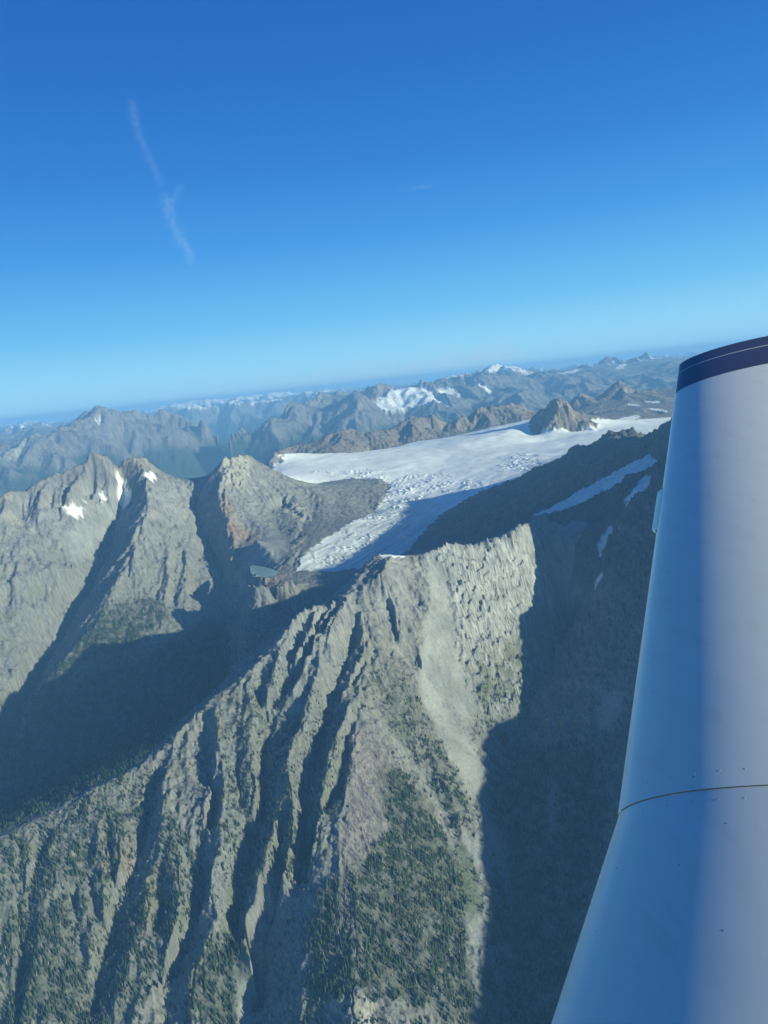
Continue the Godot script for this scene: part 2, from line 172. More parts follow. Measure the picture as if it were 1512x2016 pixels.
const SCREE := [
	[160, -3341, 210, -3309, 250, -3286, 232, -3209, 246, -3151, 250, -3080, 244, -3026, 275, -2992, 301, -2940, 322, -2881, 224, -2830, 157, -2830, 129, -2883, 73, -2893, 81, -2945, 112, -3047, 145, -3138, 157, -3204, 159, -3272],
	[73, -2898, 130, -2887, 194, -2794, 284, -2703, 251, -2572, 204, -2511, 151, -2622, 94, -2721, 54, -2813],
	[-421, -2799, -370, -2776, -364, -2743, -385, -2679, -427, -2652, -437, -2708],
	[137, -2362, 206, -2375, 212, -2276, 175, -2297],
	[116, -2141, 172, -2134, 169, -2074, 131, -1977, 120, -2044],
	[-2284, -5399, -2185, -5526, -2135, -5689, -2058, -5824, -2067, -5656, -2154, -5378, -2234, -5270],
	[-1063, -5436, -894, -5165, -794, -5474, -670, -5136, -689, -4772, -926, -4987],
	[832, -3653, 889, -3640, 933, -3509, 986, -3286, 844, -3622],
	[-575, -2023, -539, -2000, -524, -2033, -517, -2000, -508, -1918, -570, -1910, -577, -1970],
	[791, -2894, 881, -2868, 818, -2772, 746, -2739, 745, -2860, 811, -2888],
	[521, -2676, 524, -2578, 473, -2418, 438, -2387, 476, -2551],
	[244, -2545, 289, -2424, 281, -2221, 246, -2287, 228, -2409],
	[-35, -2960, 18, -2933, 68, -2893, 123, -2879, 151, -2830, 205, -2777, 242, -2728, 277, -2688, 291, -2711, 255, -2743, 218, -2792, 165, -2847, 136, -2891, 80, -2915, 29, -2951, -24, -2973],
	[-102, -2633, -21, -2572, 39, -2511, 80, -2436, 117, -2346, 156, -2250, 168, -2260, 128, -2356, 92, -2447, 50, -2522, -10, -2584, -91, -2645],
	[-1123, -2427, -1096, -2340, -1067, -2265, -1052, -2219, -1017, -2148, -1001, -2101, -995, -2112, -1008, -2152, -1041, -2220, -1056, -2266, -1083, -2338, -1111, -2428],
	[-1067, -2430, -1034, -2347, -996, -2261, -980, -2220, -988, -2154, -982, -2160, -977, -2234, -987, -2261, -1027, -2354, -1058, -2434],
	[-1112, -2227, -1089, -2173, -1060, -2108, -1019, -2050, -1006, -2019, -987, -1947, -979, -1947, -1003, -2032, -1015, -2060, -1049, -2105, -1075, -2164, -1102, -2228],
	[-1271, -2179, -1254, -2133, -1235, -2085, -1228, -2031, -1220, -2032, -1231, -2092, -1249, -2140, -1266, -2186],
	[-378, -2419, -373, -2365, -370, -2301, -365, -2267, -351, -2266, -358, -2310, -360, -2367, -366, -2436],
	[-787, -2311, -765, -2261, -746, -2230, -737, -2241, -754, -2269, -775, -2315],
	[-593, -2121, -564, -2039, -537, -2004, -522, -2018, -516, -2039, -529, -2016, -549, -2027, -586, -2140],
]
const RED := [
	[-1221, -5815, -1151, -5757, -1098, -5601, -1170, -5586, -1217, -5699],
	[-1149, -5564, -939, -5468, -891, -5079, -1082, -5266],
	[-872, -4444, -732, -4573, -610, -4612, -660, -4460, -815, -4427],
	[-1061, -2424, -985, -2339, -990, -2288, -1000, -2267, -1041, -2357],
	[-968, -2371, -944, -2364, -944, -2331, -958, -2277, -969, -2261, -965, -2315],
	[-899, -2262, -856, -2225, -841, -2170, -857, -2101, -883, -2124, -890, -2204],
	[-699, -2374, -690, -2435, -684, -2325, -705, -2303],
]
const DEAD := [
	[-204, -2584, -113, -2605, -68, -2415, -126, -2252, -169, -2141, -216, -2039, -248, -2072, -226, -2244],
	[-213, -2124, -202, -2001, -236, -1905, -265, -1951, -250, -2050],
]
const MEADOW := [
	[-614, -2185, -584, -2217, -567, -2240, -572, -2192, -591, -2146, -618, -2117],
	[137, -2362, 170, -2263, 175, -2150, 140, -2076, 101, -2164, 102, -2281],
	[-629, -2100, -600, -2119, -585, -2093, -614, -2071],
]
const BOULDER := [
	[195, -3369, 316, -3437, 466, -3509, 653, -3627, 682, -3605, 770, -3610, 763, -3556, 587, -3401, 567, -3291, 581, -3224, 522, -3070, 323, -2880, 259, -2944, 236, -3027, 271, -3211, 249, -3316],
]
const CLIFF := [
	[-7433, -15306, -7195, -15476, -6993, -15878, -6954, -16583, -6662, -16047, -6789, -15355, -7006, -15011, -7264, -14915],
	[-297, -1792, -292, -1832, -273, -1852, -249, -1844, -252, -1805, -253, -1764],
	[-211, -1751, -207, -1778, -189, -1807, -155, -1824, -161, -1793, -173, -1760],
	[-1306, -6571, -1197, -6592, -1056, -6383, -1033, -6222, -1063, -5992, -1162, -5863, -1223, -6008],
	[-806, -6032, -597, -5930, -523, -5615, -679, -5684],
	[-640, -5195, -566, -5172, -582, -4867, -620, -4862],
	[-1052, -5095, -970, -5064, -919, -4852, -993, -4867],
]
const LAKE := [
	[-915, -4959, -824, -4876, -697, -4684, -717, -4582, -836, -4626],
]
const ICEFALL := [
	[83, -6479, 195, -6693, 468, -6719, 696, -6082, 812, -5850, 636, -5637, 477, -5477, 343, -5326, 61, -5481, -56, -5715, 13, -6177],
	[64, -5547, 345, -5357, 362, -5022, 246, -4779, -59, -4750, -329, -4689, -477, -4691, -553, -4754, -401, -5080, -211, -5445, -74, -5750],
	[-642, -7472, -357, -7184, -3, -7128, 64, -6518, -95, -6625, -349, -6900, -620, -7155],
	[979, -6405, 1261, -7049, 1382, -6602, 1314, -5951, 1120, -5917, 989, -6014],
]
const FOREST := [   # thickness of the wood in percent, then its outline
	[85, -120, -2494, -20, -2493, 54, -2408, 104, -2298, 142, -2182, 105, -2038, 106, -1894, 96, -1801, -372, -1809, -350, -1900, -358, -1991, -277, -2075, -244, -2095, -169, -2141, -102, -2264],
	[42, -1382, -2359, -1169, -2481, -926, -2595, -860, -2604, -889, -2509, -917, -2416, -958, -2273, -988, -2150, -970, -1930, -1251, -1947],
	[75, -1317, -2169, -1121, -2181, -1036, -2076, -970, -1930, -1251, -1947],
	[50, -833, -2405, -705, -2288, -712, -2180, -771, -2056, -855, -1911, -961, -1927, -988, -2142, -874, -2233],
	[85, -674, -2022, -627, -2074, -581, -2108, -530, -1996, -565, -1968, -569, -1891, -714, -1896, -699, -1973],
	[30, -709, -2709, -566, -2808, -450, -2885, -200, -2619, -207, -2350, -324, -2152, -421, -2119, -584, -2172, -654, -2209, -643, -2432],
	[90, -1803, -4661, -1649, -4655, -1535, -4541, -1565, -4359, -1871, -4282, -1928, -4031, -2045, -3876, -2083, -3796, -2063, -4062, -1928, -4380],
	[80, -2287, -4075, -2237, -4127, -2085, -3967, -2086, -3869, -2162, -3752],
	[70, -2162, -3752, -2012, -3901, -1858, -4234, -1563, -4323, -1093, -4733, -700, -3034, -936, -2640, -1269, -2497, -1440, -2402],
	[40, -34, -2894, 70, -2821, 111, -2712, 161, -2571, 189, -2423, 129, -2359, 49, -2511, -74, -2661],
	[30, 216, -2921, 570, -3182, 524, -3032, 294, -2832],
	[50, 370, -2879, 700, -2716, 669, -2448, 318, -1789, 109, -1803, 228, -2231, 267, -2582],
	[25, -78, -2928, 4, -2899, 96, -2741, -93, -2637, -127, -2785],
	[60, -1845, -4636, -1554, -4853, -1402, -4727, -1546, -4522],
]
const ICE := [[-1068,-6513, -998,-6676, -840,-6748, -633,-6720, -456,-6785, -246,-6796, -22,-6650, 80,-6450, 11,-6050, -74,-5750, -232,-5445, -440,-5081, -558,-4818, -573,-4665, -400,-4600, -200,-4550, 0,-4550, 130,-4680, 220,-4950, 380,-5180, 550,-5320, 800,-5450, 1100,-5520, 1400,-5480, 1700,-5420, 2000,-5400, 3000,-5600, 4600,-7600, 4400,-8700, 3300,-8700, 2600,-8600, 2150,-8400, 1950,-8500, 1980,-9200, 2196,-10166, 1735,-10051, 1445,-9996, 935,-9856, 571,-9783, -98,-9499, -268,-9296, -713,-8771, -1087,-8128]]
const NEAR_MOUNTAIN := [[-3000,-2600, -2367,-3227, -1987,-3430, -1841,-3563, -1607,-3800, -1316,-4079, -1043,-4401, -836,-4539, -750,-4400, -550,-4250, -300,-4200, 0,-4280, 350,-4400, 600,-4300, 900,-4050, 1020,-4020, 1050,-3900, 856,-3610, 621,-3257, 433,-2905, 363,-2665, 306,-2343, 262,-2091, 218,-1847, 100,-500, -3000,-500]]
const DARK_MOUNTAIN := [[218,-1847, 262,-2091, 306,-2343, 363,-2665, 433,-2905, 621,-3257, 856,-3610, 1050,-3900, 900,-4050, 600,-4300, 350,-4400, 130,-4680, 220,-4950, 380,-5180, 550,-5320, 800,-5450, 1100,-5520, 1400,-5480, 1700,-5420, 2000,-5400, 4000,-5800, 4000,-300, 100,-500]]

# ---------------------------------------------------------------- the land, solved between its lines
class Land:
	# a sheet of heights on rings round the origin: even in direction and in the logarithm of distance
	var az0 := 0.0
	var daz := 0.0
	var r0 := 0.0
	var dl := 0.0
	var na := 0
	var nr := 0
	var h := PackedFloat32Array()
	var gx := PackedFloat32Array()
	var gz := PackedFloat32Array()

	func _init(a0: float, a1: float, n_a: int, d0: float, d1: float, n_r: int) -> void:
		az0 = a0; na = n_a; r0 = d0; nr = n_r
		daz = (a1 - a0) / (n_a - 1)
		dl = log(d1 / d0) / (n_r - 1)

	func col(x: float, z: float) -> float:
		return (atan2(x, -z) - az0) / daz

	func row(x: float, z: float) -> float:
		return log(sqrt(x * x + z * z) / r0) / dl

	func solve(lines: Array, sweeps: Array) -> void:
		var num := PackedFloat32Array()
		var cnt := PackedFloat32Array()
		num.resize(na * nr); cnt.resize(na * nr)
		for l: Array in lines:
			for k in range(0, l.size() - 3, 3):
				var ax: float = l[k]
				var ay: float = l[k + 1]
				var azz: float = l[k + 2]
				var bx: float = l[k + 3]
				var by: float = l[k + 4]
				var bz: float = l[k + 5]
				var n := int(maxf(absf(col(bx, bz) - col(ax, azz)), absf(row(bx, bz) - row(ax, azz))) * 1.5) + 2
				for s in n:
					var t := float(s) / (n - 1)
					var x := lerpf(ax, bx, t)
					var z := lerpf(azz, bz, t)
					var i := roundi(col(x, z))
					var j := roundi(row(x, z))
					if i >= 0 and i < na and j >= 0 and j < nr:
						num[j * na + i] += lerpf(ay, by, t)
						cnt[j * na + i] += 1.0
						if sqrt(x * x + z * z) > 8500.0 and j + 1 < nr:
							num[j * na + na + i] += lerpf(ay, by, t)
							cnt[j * na + na + i] += 1.0
		var levels := []
		for k in num.size():
			if cnt[k] > 0.0:
				num[k] /= cnt[k]
				cnt[k] = 1.0
		levels.append([num, cnt, na, nr])
		for lv in sweeps.size() - 1:
			var up: Array = levels[-1]
			var un: PackedFloat32Array = up[0]
			var uc: PackedFloat32Array = up[1]
			var w: int = up[2]
			var hh: int = up[3]
			var w2 := (w + 1) / 2
			var h2 := (hh + 1) / 2
			var n2 := PackedFloat32Array()
			var c2 := PackedFloat32Array()
			n2.resize(w2 * h2); c2.resize(w2 * h2)
			for j in hh:
				for i in w:
					var k := j * w + i
					if uc[k] > 0.0:
						var q := (j / 2) * w2 + i / 2
						n2[q] += un[k]
						c2[q] += 1.0
			for q in n2.size():
				if c2[q] > 0.0:
					n2[q] /= c2[q]
					c2[q] = 1.0
			levels.append([n2, c2, w2, h2])
		var g := PackedFloat32Array()
		var gw := 0
		var gh := 0
		var wr := (daz / dl) * (daz / dl)
		var inv := 1.0 / (2.0 + 2.0 * wr)
		for lv in sweeps.size():
			var e: Array = levels[levels.size() - 1 - lv]
			var n: PackedFloat32Array = e[0]
			var c: PackedFloat32Array = e[1]
			var w: int = e[2]
			var hh: int = e[3]
			var q := PackedFloat32Array()
			q.resize(w * hh)
			var free := PackedInt32Array()
			for j in hh:
				for i in w:
					var k := j * w + i
					if c[k] > 0.0:
						q[k] = n[k]
					else:
						q[k] = -900.0 if lv == 0 else g[mini(j / 2, gh - 1) * gw + mini(i / 2, gw - 1)]
						if i > 0 and j > 0 and i < w - 1 and j < hh - 1:
							free.append(k)
			for s in int(sweeps[lv]):
				for k in free:
					q[k] += 1.65 * ((q[k - 1] + q[k + 1] + wr * (q[k - w] + q[k + w])) * inv - q[k])
				for j in hh:
					if c[j * w] == 0.0: q[j * w] = q[j * w + 1]
					if c[j * w + w - 1] == 0.0: q[j * w + w - 1] = q[j * w + w - 2]
				for i in w:
					if c[i] == 0.0: q[i] = q[w + i]
					if c[(hh - 1) * w + i] == 0.0: q[(hh - 1) * w + i] = q[(hh - 2) * w + i]
			g = q; gw = w; gh = hh
		h = g
		# the fall of the land, from heights averaged over a few cells
		gx.resize(na * nr); gz.resize(na * nr)
		for j in range(2, nr - 2):
			var r := r0 * exp(j * dl)
			for i in range(2, na - 2):
				var k := j * na + i
				var ha := (h[k + 2] - h[k - 2] + h[k + 2 + na] - h[k - 2 + na] + h[k + 2 - na] - h[k - 2 - na]) / (12.0 * daz * r)
				var hr := (h[k + 2 * na] - h[k - 2 * na] + h[k + 2 * na + 1] - h[k - 2 * na + 1] + h[k + 2 * na - 1] - h[k - 2 * na - 1]) / (12.0 * dl * r)
				var a := az0 + i * daz
				gx[k] = ha * cos(a) + hr * sin(a)
				gz[k] = ha * sin(a) - hr * cos(a)

	func raster(polys: Array, value: int = 255, into: PackedByteArray = PackedByteArray(), first: int = 0) -> PackedByteArray:
		var m := into
		if m.is_empty():
			m.resize(na * nr)
		for p: Array in polys:
			var v := value if first == 0 else int(p[0] * 2.55)
			var ring := PackedVector2Array()
			var lo := Vector2(1e9, 1e9)
			var hi := -lo
			for k in range(first, p.size() - 1, 2):
				var q := Vector2(col(p[k], p[k + 1]), row(p[k], p[k + 1]))
				ring.append(q)
				lo = lo.min(q); hi = hi.max(q)
			for j in range(maxi(0, int(lo.y)), mini(nr - 1, int(hi.y) + 1) + 1):
				for i in range(maxi(0, int(lo.x)), mini(na - 1, int(hi.x) + 1) + 1):
					if m[j * na + i] < v and Geometry2D.is_point_in_polygon(Vector2(i, j), ring):
						m[j * na + i] = v
		return m

	func soften(m: PackedByteArray, times: int) -> PackedByteArray:
		var a := m
		for t in times:
			var b := a.duplicate()
			for j in range(1, nr - 1):
				for k in range(j * na + 1, j * na + na - 1):
					var s := a[k - 1] + a[k + 1] + a[k - na] + a[k + na]
					if s > 0 and s < 1020 or a[k] > 0 and s == 0:
						b[k] = (s + 2 * a[k]) / 6
			a = b
		return a

# ---------------------------------------------------------------- fine sheet
const COLS := 860
const NEAR_ROWS := 812
const ROWS := 1322
const AZ_FROM := -0.628
const AZ_STEP := 0.00139
const R_FROM := 1500.0
const STEP_NEAR := 0.0019
const STEP_FAR := 0.0042

var land: Land
var side: Land
var mask := {}
var hash_x := PackedFloat32Array()
var hash_y := PackedFloat32Array()
var nz := {}
var fine_h := PackedFloat32Array()
var fine_c := PackedColorArray()
var fine_k := PackedByteArray()
var got := {}
var lock := Mutex.new()

static func ring(j: float) -> float:
	if j < NEAR_ROWS:
		return R_FROM * exp(STEP_NEAR * j)
	return R_FROM * exp(STEP_NEAR * NEAR_ROWS + STEP_FAR * (j - NEAR_ROWS))

static func ring_row(r: float) -> float:
	var l := log(r / R_FROM)
	if l < STEP_NEAR * NEAR_ROWS:
		return l / STEP_NEAR
	return NEAR_ROWS + (l - STEP_NEAR * NEAR_ROWS) / STEP_FAR

func noise(seed_no: int, wave: float, octaves: int, kind: int = FastNoiseLite.FRACTAL_FBM, type: int = FastNoiseLite.TYPE_SIMPLEX_SMOOTH) -> FastNoiseLite:
	var n := FastNoiseLite.new()
	n.noise_type = type as FastNoiseLite.NoiseType
	n.seed = seed_no
	n.frequency = 1.0 / wave
	n.fractal_type = kind as FastNoiseLite.FractalType
	n.fractal_octaves = octaves
	return n

func smooth(a: float, b: float, x: float) -> float:
	var t := clampf((x - a) / (b - a), 0.0, 1.0)
	return t * t * (3.0 - 2.0 * t)

const WAVES := [1800.0, 900.0, 450.0, 220.0, 110.0, 56.0, 28.0]

func relief(l: Land, x: float, z: float, cell: float, soft: float, rock: float, boulder: float, fall: float) -> float:
	# height of the land at x, z with its erosion gullies and crags
	var r := sqrt(x * x + z * z)
	var far := smooth(8000.0, 14000.0, r)
	var n1: FastNoiseLite = nz.warp
	var n2: FastNoiseLite = nz.warp_far
	var wx := x + 9.0 * n1.get_noise_2d(x, z) + far * 70.0 * n2.get_noise_2d(x, z)
	var wz := z + 9.0 * n1.get_noise_2d(x + 5000.0, z) + far * 70.0 * n2.get_noise_2d(x + 9000.0, z)
	var na := l.na
	var fi := clampf(l.col(wx, wz), 2.0, na - 3.01)
	var fj := clampf(l.row(wx, wz), 2.0, l.nr - 3.01)
	var i := int(fi)
	var j := int(fj)
	fi -= i
	fj -= j
	var k := j * na + i
	var q := l.h
	var y := lerpf(lerpf(q[k], q[k + 1], fi), lerpf(q[k + na], q[k + na + 1], fi), fj)
	var base_y := y
	q = l.gx
	var sx := lerpf(lerpf(q[k], q[k + 1], fi), lerpf(q[k + na], q[k + na + 1], fi), fj)
	q = l.gz
	var sz := lerpf(lerpf(q[k], q[k + 1], fi), lerpf(q[k + na], q[k + na + 1], fi), fj)
	var slope := sqrt(sx * sx + sz * sz)
	var steep := clampf(slope * lerpf(1.7, 4.0, far), 0.0, 1.25)
	var calm := 1.0
	if r > 24000.0 and r < 29000.0 and x > 5000.0:
		calm = 0.3
	if far > 0.0:
		var n3: FastNoiseLite = nz.massif
		y += far * calm * n3.get_noise_2d(x, z) * lerpf(60.0, 200.0, clampf(steep * 1.6, 0.0, 1.0)) * smooth(9000.0, 17000.0, r)
	# gullies that run down the fall of the land, wave by wave
	for o in 7:
		var wave: float = WAVES[o]
		var wt := smooth(2.2, 4.2, wave / cell)
		if wave > 500.0:
			wt *= smooth(9000.0, 15000.0, r)
		elif wave > 300.0:
			wt *= smooth(5500.0, 9000.0, r)
		elif wave > 150.0:
			wt *= lerpf(0.35, 1.0, smooth(3600.0, 5200.0, r))
		if wt < 0.02 or steep < 0.02:
			continue
		var s := sqrt(sx * sx + sz * sz) + 1e-5
		var dx := -sz / s
		var dz := sx / s
		var px := x / wave + o * 17.3
		var pz := z / wave + o * 9.1
		var ix := floori(px)
		var iz := floori(pz)
		var fx := px - ix
		var fz := pz - iz
		var va := 0.0
		var vd := 0.0
		var ws := 0.0
		for b in range(-1, 2):
			for a in range(-1, 2):
				var c := ((ix + a) & 127) | (((iz + b) & 127) << 7)
				var ex := fx - a - hash_x[c]
				var ez := fz - b - hash_y[c]
				var w := maxf(0.0, 1.0 - (ex * ex + ez * ez) * 0.55)
				w *= w
				var m := (ex * dx + ez * dz) * TAU * 0.8 + hash_x[c] * 3.0
				ws += w
				va += cos(m) * w
				vd += sin(m) * w
		va /= ws
		vd /= ws
		var amp := wave * lerpf(0.085, 0.115, smooth(4300.0, 5400.0, r)) * steep * wt * soft * (calm if wave > 300.0 else 1.0)
		y += amp * (0.5 - absf(va) * 1.6 if o > 3 else -va)
		var push := amp / wave * TAU * 0.8 * vd * 0.8
		sx += dx * push
		sz += dz * push
	var nr: FastNoiseLite = nz.crag
	var rough := rock * (0.35 + steep)
	if r < 14000.0:
		y += (nr.get_noise_3d(x, base_y, z) - 0.1) * 8.0 * rough * (1.0 - far)
	if r < 14000.0 and rock > 0.3:
		var step := 26.0
		var bed := (y + 0.22 * x - 0.12 * z + 22.0 * n1.get_noise_2d(x * 0.6, z * 0.6)) / step
		var part := bed - floorf(bed)
		y += (smooth(0.3, 0.7, part) - part) * step * 0.42 * minf(rock, 1.3) * minf(steep, 1.0)
	if boulder > 0.0:
		var nb: FastNoiseLite = nz.boulder
		y += -nb.get_noise_3d(x, base_y, z) * 13.0 * boulder
	if fall > 0.0:
		var nf: FastNoiseLite = nz.serac
		# blocks and clefts across the flow of the ice
		var u := x * 0.606 - z * 0.795
		var w := x * 0.795 + z * 0.606
		var patchy := clampf(0.55 + 1.6 * n1.get_noise_2d(x * 0.5 + 900.0, z * 0.5), 0.0, 1.2)
		y += nf.get_noise_2d(u * 1.0, w * 0.30) * 13.0 * fall * patchy
	if y > -20.0:
		y = -20.0 + (y + 20.0) * 0.7
	return y

func look(m: PackedByteArray, fi: float, fj: float) -> float:
	var na := land.na
	var i := int(fi)
	var j := int(fj)
	fi -= i
	fj -= j
	var k := j * na + i
	return lerpf(lerpf(m[k], m[k + 1], fi), lerpf(m[k + na], m[k + na + 1], fi), fj) / 255.0

func band(no: int) -> void:
	var from := no * 40
	var to := mini(from + 40, ROWS)
	var hs := PackedFloat32Array()
	var cs := PackedColorArray()
	var ks := PackedByteArray()
	var n := (to - from) * COLS
	hs.resize(n); cs.resize(n); ks.resize(n)
	var edge: FastNoiseLite = nz.edge
	var tone: FastNoiseLite = nz.tone
	var speck: FastNoiseLite = nz.speck
	var big: FastNoiseLite = nz.big
	var far_warp: FastNoiseLite = nz.warp_far
	var m_ice: PackedByteArray = mask.ice
	var m_snow: PackedByteArray = mask.snow
	var m_scree: PackedByteArray = mask.scree
	var m_red: PackedByteArray = mask.red
	var m_dead: PackedByteArray = mask.dead
	var m_meadow: PackedByteArray = mask.meadow
	var m_boulder: PackedByteArray = mask.boulder
	var m_cliff: PackedByteArray = mask.cliff
	var m_forest: PackedByteArray = mask.forest
	var m_fall: PackedByteArray = mask.icefall
	var m_near: PackedByteArray = mask.near
	var m_dark: PackedByteArray = mask.dark
	var k := 0
	for j in range(from, to):
		var r := ring(j)
		var cell := r * 0.0016
		for i in COLS:
			var a := AZ_FROM + AZ_STEP * i
			var x := r * sin(a)
			var z := -r * cos(a)
			var e1 := edge.get_noise_2d(x, z)
			var e2 := edge.get_noise_2d(x + 7000.0, z)
			var spread := minf(14.0 + r * 0.002, 60.0)
			var ci := clampf(land.col(x + e1 * spread, z + e2 * spread), 0.0, land.na - 2.01)
			var cj := clampf(land.row(x + e1 * spread, z + e2 * spread), 0.0, land.nr - 2.01)
			var kc := int(cj) * land.na + int(ci)
			var ice := 1.0 if look(m_ice, ci, cj) > 0.5 and land.gx[kc] * land.gx[kc] + land.gz[kc] * land.gz[kc] < 0.17 else 0.0
			var snow := smooth(0.38, 0.66, look(m_snow, ci, cj))
			var scree := look(m_scree, ci, cj)
			var red := look(m_red, ci, cj)
			var dead := look(m_dead, ci, cj)
			var meadow := look(m_meadow, ci, cj)
			var boulder := look(m_boulder, ci, cj)
			var cliff := look(m_cliff, ci, cj)
			var wood := look(m_forest, ci, cj)
			var fall := look(m_fall, ci, cj)
			var near := look(m_near, ci, cj)
			var dark := look(m_dark, ci, cj)
			var soft := 1.0
			var rock := 1.0
			if ice > 0.0:
				soft = 0.06
				rock = 0.04
			else:
				soft = lerpf(lerpf(1.0, 0.8, wood), 0.22, maxf(scree, meadow))
				rock = lerpf(lerpf(1.0, 0.45, wood), 0.12, maxf(maxf(scree, dead * 0.6), meadow))
				if near > 0.5: rock *= 0.95
				soft *= 1.0 - 0.7 * boulder
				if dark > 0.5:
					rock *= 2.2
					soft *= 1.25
			if snow > 0.0:
				soft *= 0.4
				rock *= 0.25
			var y := relief(land, x, z, cell, soft, rock + cliff + boulder * 1.6, boulder * (1.0 - scree), fall * ice)
			if ice > 0.0:
				y += far_warp.get_noise_2d(x * 1.6, z * 1.6) * 12.0 + tone.get_noise_2d(x + 300.0, z) * 1.6
			hs[k] = y
			# what the ground is made of
			var t := tone.get_noise_3d(x, y, z)
			var s := speck.get_noise_3d(x, y, z)
			var b := big.get_noise_2d(x, z)
			var cr := lerpf(0.225, 0.21, clampf(0.5 + b * 1.4, 0.0, 1.0))
			var cg := lerpf(0.218, 0.215, clampf(0.5 + b * 1.4, 0.0, 1.0))
			var cb := lerpf(0.205, 0.215, clampf(0.5 + b * 1.4, 0.0, 1.0))
			if r > 8200.0 and ice < 0.5:
				# brown hills behind the ice, then wooded ranges with bare tops
				var w := smooth(13500.0, 15500.0, r)
				cr = lerpf(0.20, 0.17, w); cg = lerpf(0.165, 0.155, w); cb = lerpf(0.13, 0.14, w)
				var line := -950.0 + b * 260.0 + t * 120.0
				var green := smooth(line + 130.0, line - 130.0, y) * w
				cr = lerpf(cr, 0.045, green); cg = lerpf(cg, 0.06, green); cb = lerpf(cb, 0.04, green)
				var high := smooth(-100.0, 40.0, y + b * 200.0 + t * 200.0 + 190.0 * smooth(21000.0, 32000.0, r) - 190.0 * (1.0 - smooth(19000.0, 23000.0, r))) * smooth(15500.0, 17500.0, r)
				if high > 0.5 and not (x > 6500.0 and r > 25000.0 and r < 28000.0 and y > -110.0):
					snow = 1.0
			else:
				var moss := smooth(-750.0, -1150.0, y + b * 150.0) * clampf(0.55 + t * 1.2, 0.0, 1.0) * (1.0 - dark)
				if near < 0.5 and dark < 0.5 and ice < 0.5:
					var top := smooth(-640.0, -520.0, y + t * 60.0 + b * 120.0)
					cr = lerpf(cr, 0.165, top); cg = lerpf(cg, 0.165, top); cb = lerpf(cb, 0.168, top)
					var rust := clampf(b * 2.0 + t * 0.8, 0.0, 0.6)
					cr = lerpf(cr, 0.25, rust); cg = lerpf(cg, 0.225, rust); cb = lerpf(cb, 0.175, rust)
				cr = lerpf(cr, 0.160, moss); cg = lerpf(cg, 0.158, moss); cb = lerpf(cb, 0.132, moss)
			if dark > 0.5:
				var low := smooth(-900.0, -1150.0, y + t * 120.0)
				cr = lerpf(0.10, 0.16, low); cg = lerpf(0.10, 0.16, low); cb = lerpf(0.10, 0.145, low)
			cr = lerpf(cr, 0.30, cliff); cg = lerpf(cg, 0.28, cliff); cb = lerpf(cb, 0.235, cliff)
			cr = lerpf(cr, 0.26, red * 0.75); cg = lerpf(cg, 0.175, red * 0.75); cb = lerpf(cb, 0.125, red * 0.75)
			cr = lerpf(cr, 0.29, boulder * 0.8); cg = lerpf(cg, 0.29, boulder * 0.8); cb = lerpf(cb, 0.275, boulder * 0.8)
			var scrub := boulder * smooth(-1080.0, -1250.0, y) * clampf(0.5 + t * 1.5, 0.0, 1.0)
			cr = lerpf(cr, 0.12, scrub); cg = lerpf(cg, 0.125, scrub); cb = lerpf(cb, 0.09, scrub)
			cr = lerpf(cr, 0.26, scree * 0.85); cg = lerpf(cg, 0.265, scree * 0.85); cb = lerpf(cb, 0.25, scree * 0.85)
			cr = lerpf(cr, 0.20, dead * 0.8); cg = lerpf(cg, 0.18, dead * 0.8); cb = lerpf(cb, 0.175, dead * 0.8)
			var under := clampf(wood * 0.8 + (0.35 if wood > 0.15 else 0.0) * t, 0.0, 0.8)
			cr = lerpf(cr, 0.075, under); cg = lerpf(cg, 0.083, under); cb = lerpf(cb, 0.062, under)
			cr = lerpf(cr, 0.105, meadow * 0.8); cg = lerpf(cg, 0.125, meadow * 0.8); cb = lerpf(cb, 0.075, meadow * 0.8)
			var v := clampf(1.0 + 0.42 * t + (0.5 + 0.35 * boulder) * s * lerpf(1.0, 0.35, scree), 0.4, 1.8)
			cr *= v; cg *= v; cb *= v
			if ice > 0.0:
				var dirty := smooth(-880.0, -985.0, y + t * 30.0)
				var band_w := edge.get_noise_2d((x * 0.795 + z * 0.606) * 1.6, (x * 0.606 - z * 0.795) * 0.10)
				var g := 1.0 + 0.10 * t * (0.4 + dirty) + 0.12 * s * dirty + 0.55 * band_w * dirty + 0.07 * big.get_noise_2d(x * 4.0, z * 4.0)
				cr = lerpf(0.84, 0.56, dirty) * g; cg = lerpf(0.84, 0.58, dirty) * g; cb = lerpf(0.79, 0.56, dirty) * g
			elif snow > 0.0:
				var g := 1.0 + 0.16 * t + 0.12 * s
				var full := clampf(snow * (1.0 + 0.5 * s), 0.0, 1.0)
				cr = lerpf(cr, 0.78 * g, full); cg = lerpf(cg, 0.78 * g, full); cb = lerpf(cb, 0.745 * g, full)
			cs[k] = Color(minf(cr, 0.95), minf(cg, 0.95), minf(cb, 0.95)).linear_to_srgb()
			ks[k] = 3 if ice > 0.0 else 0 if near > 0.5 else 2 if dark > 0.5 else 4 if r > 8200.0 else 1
			k += 1
	lock.lock()
	got[no] = [hs, cs, ks]
	lock.unlock()

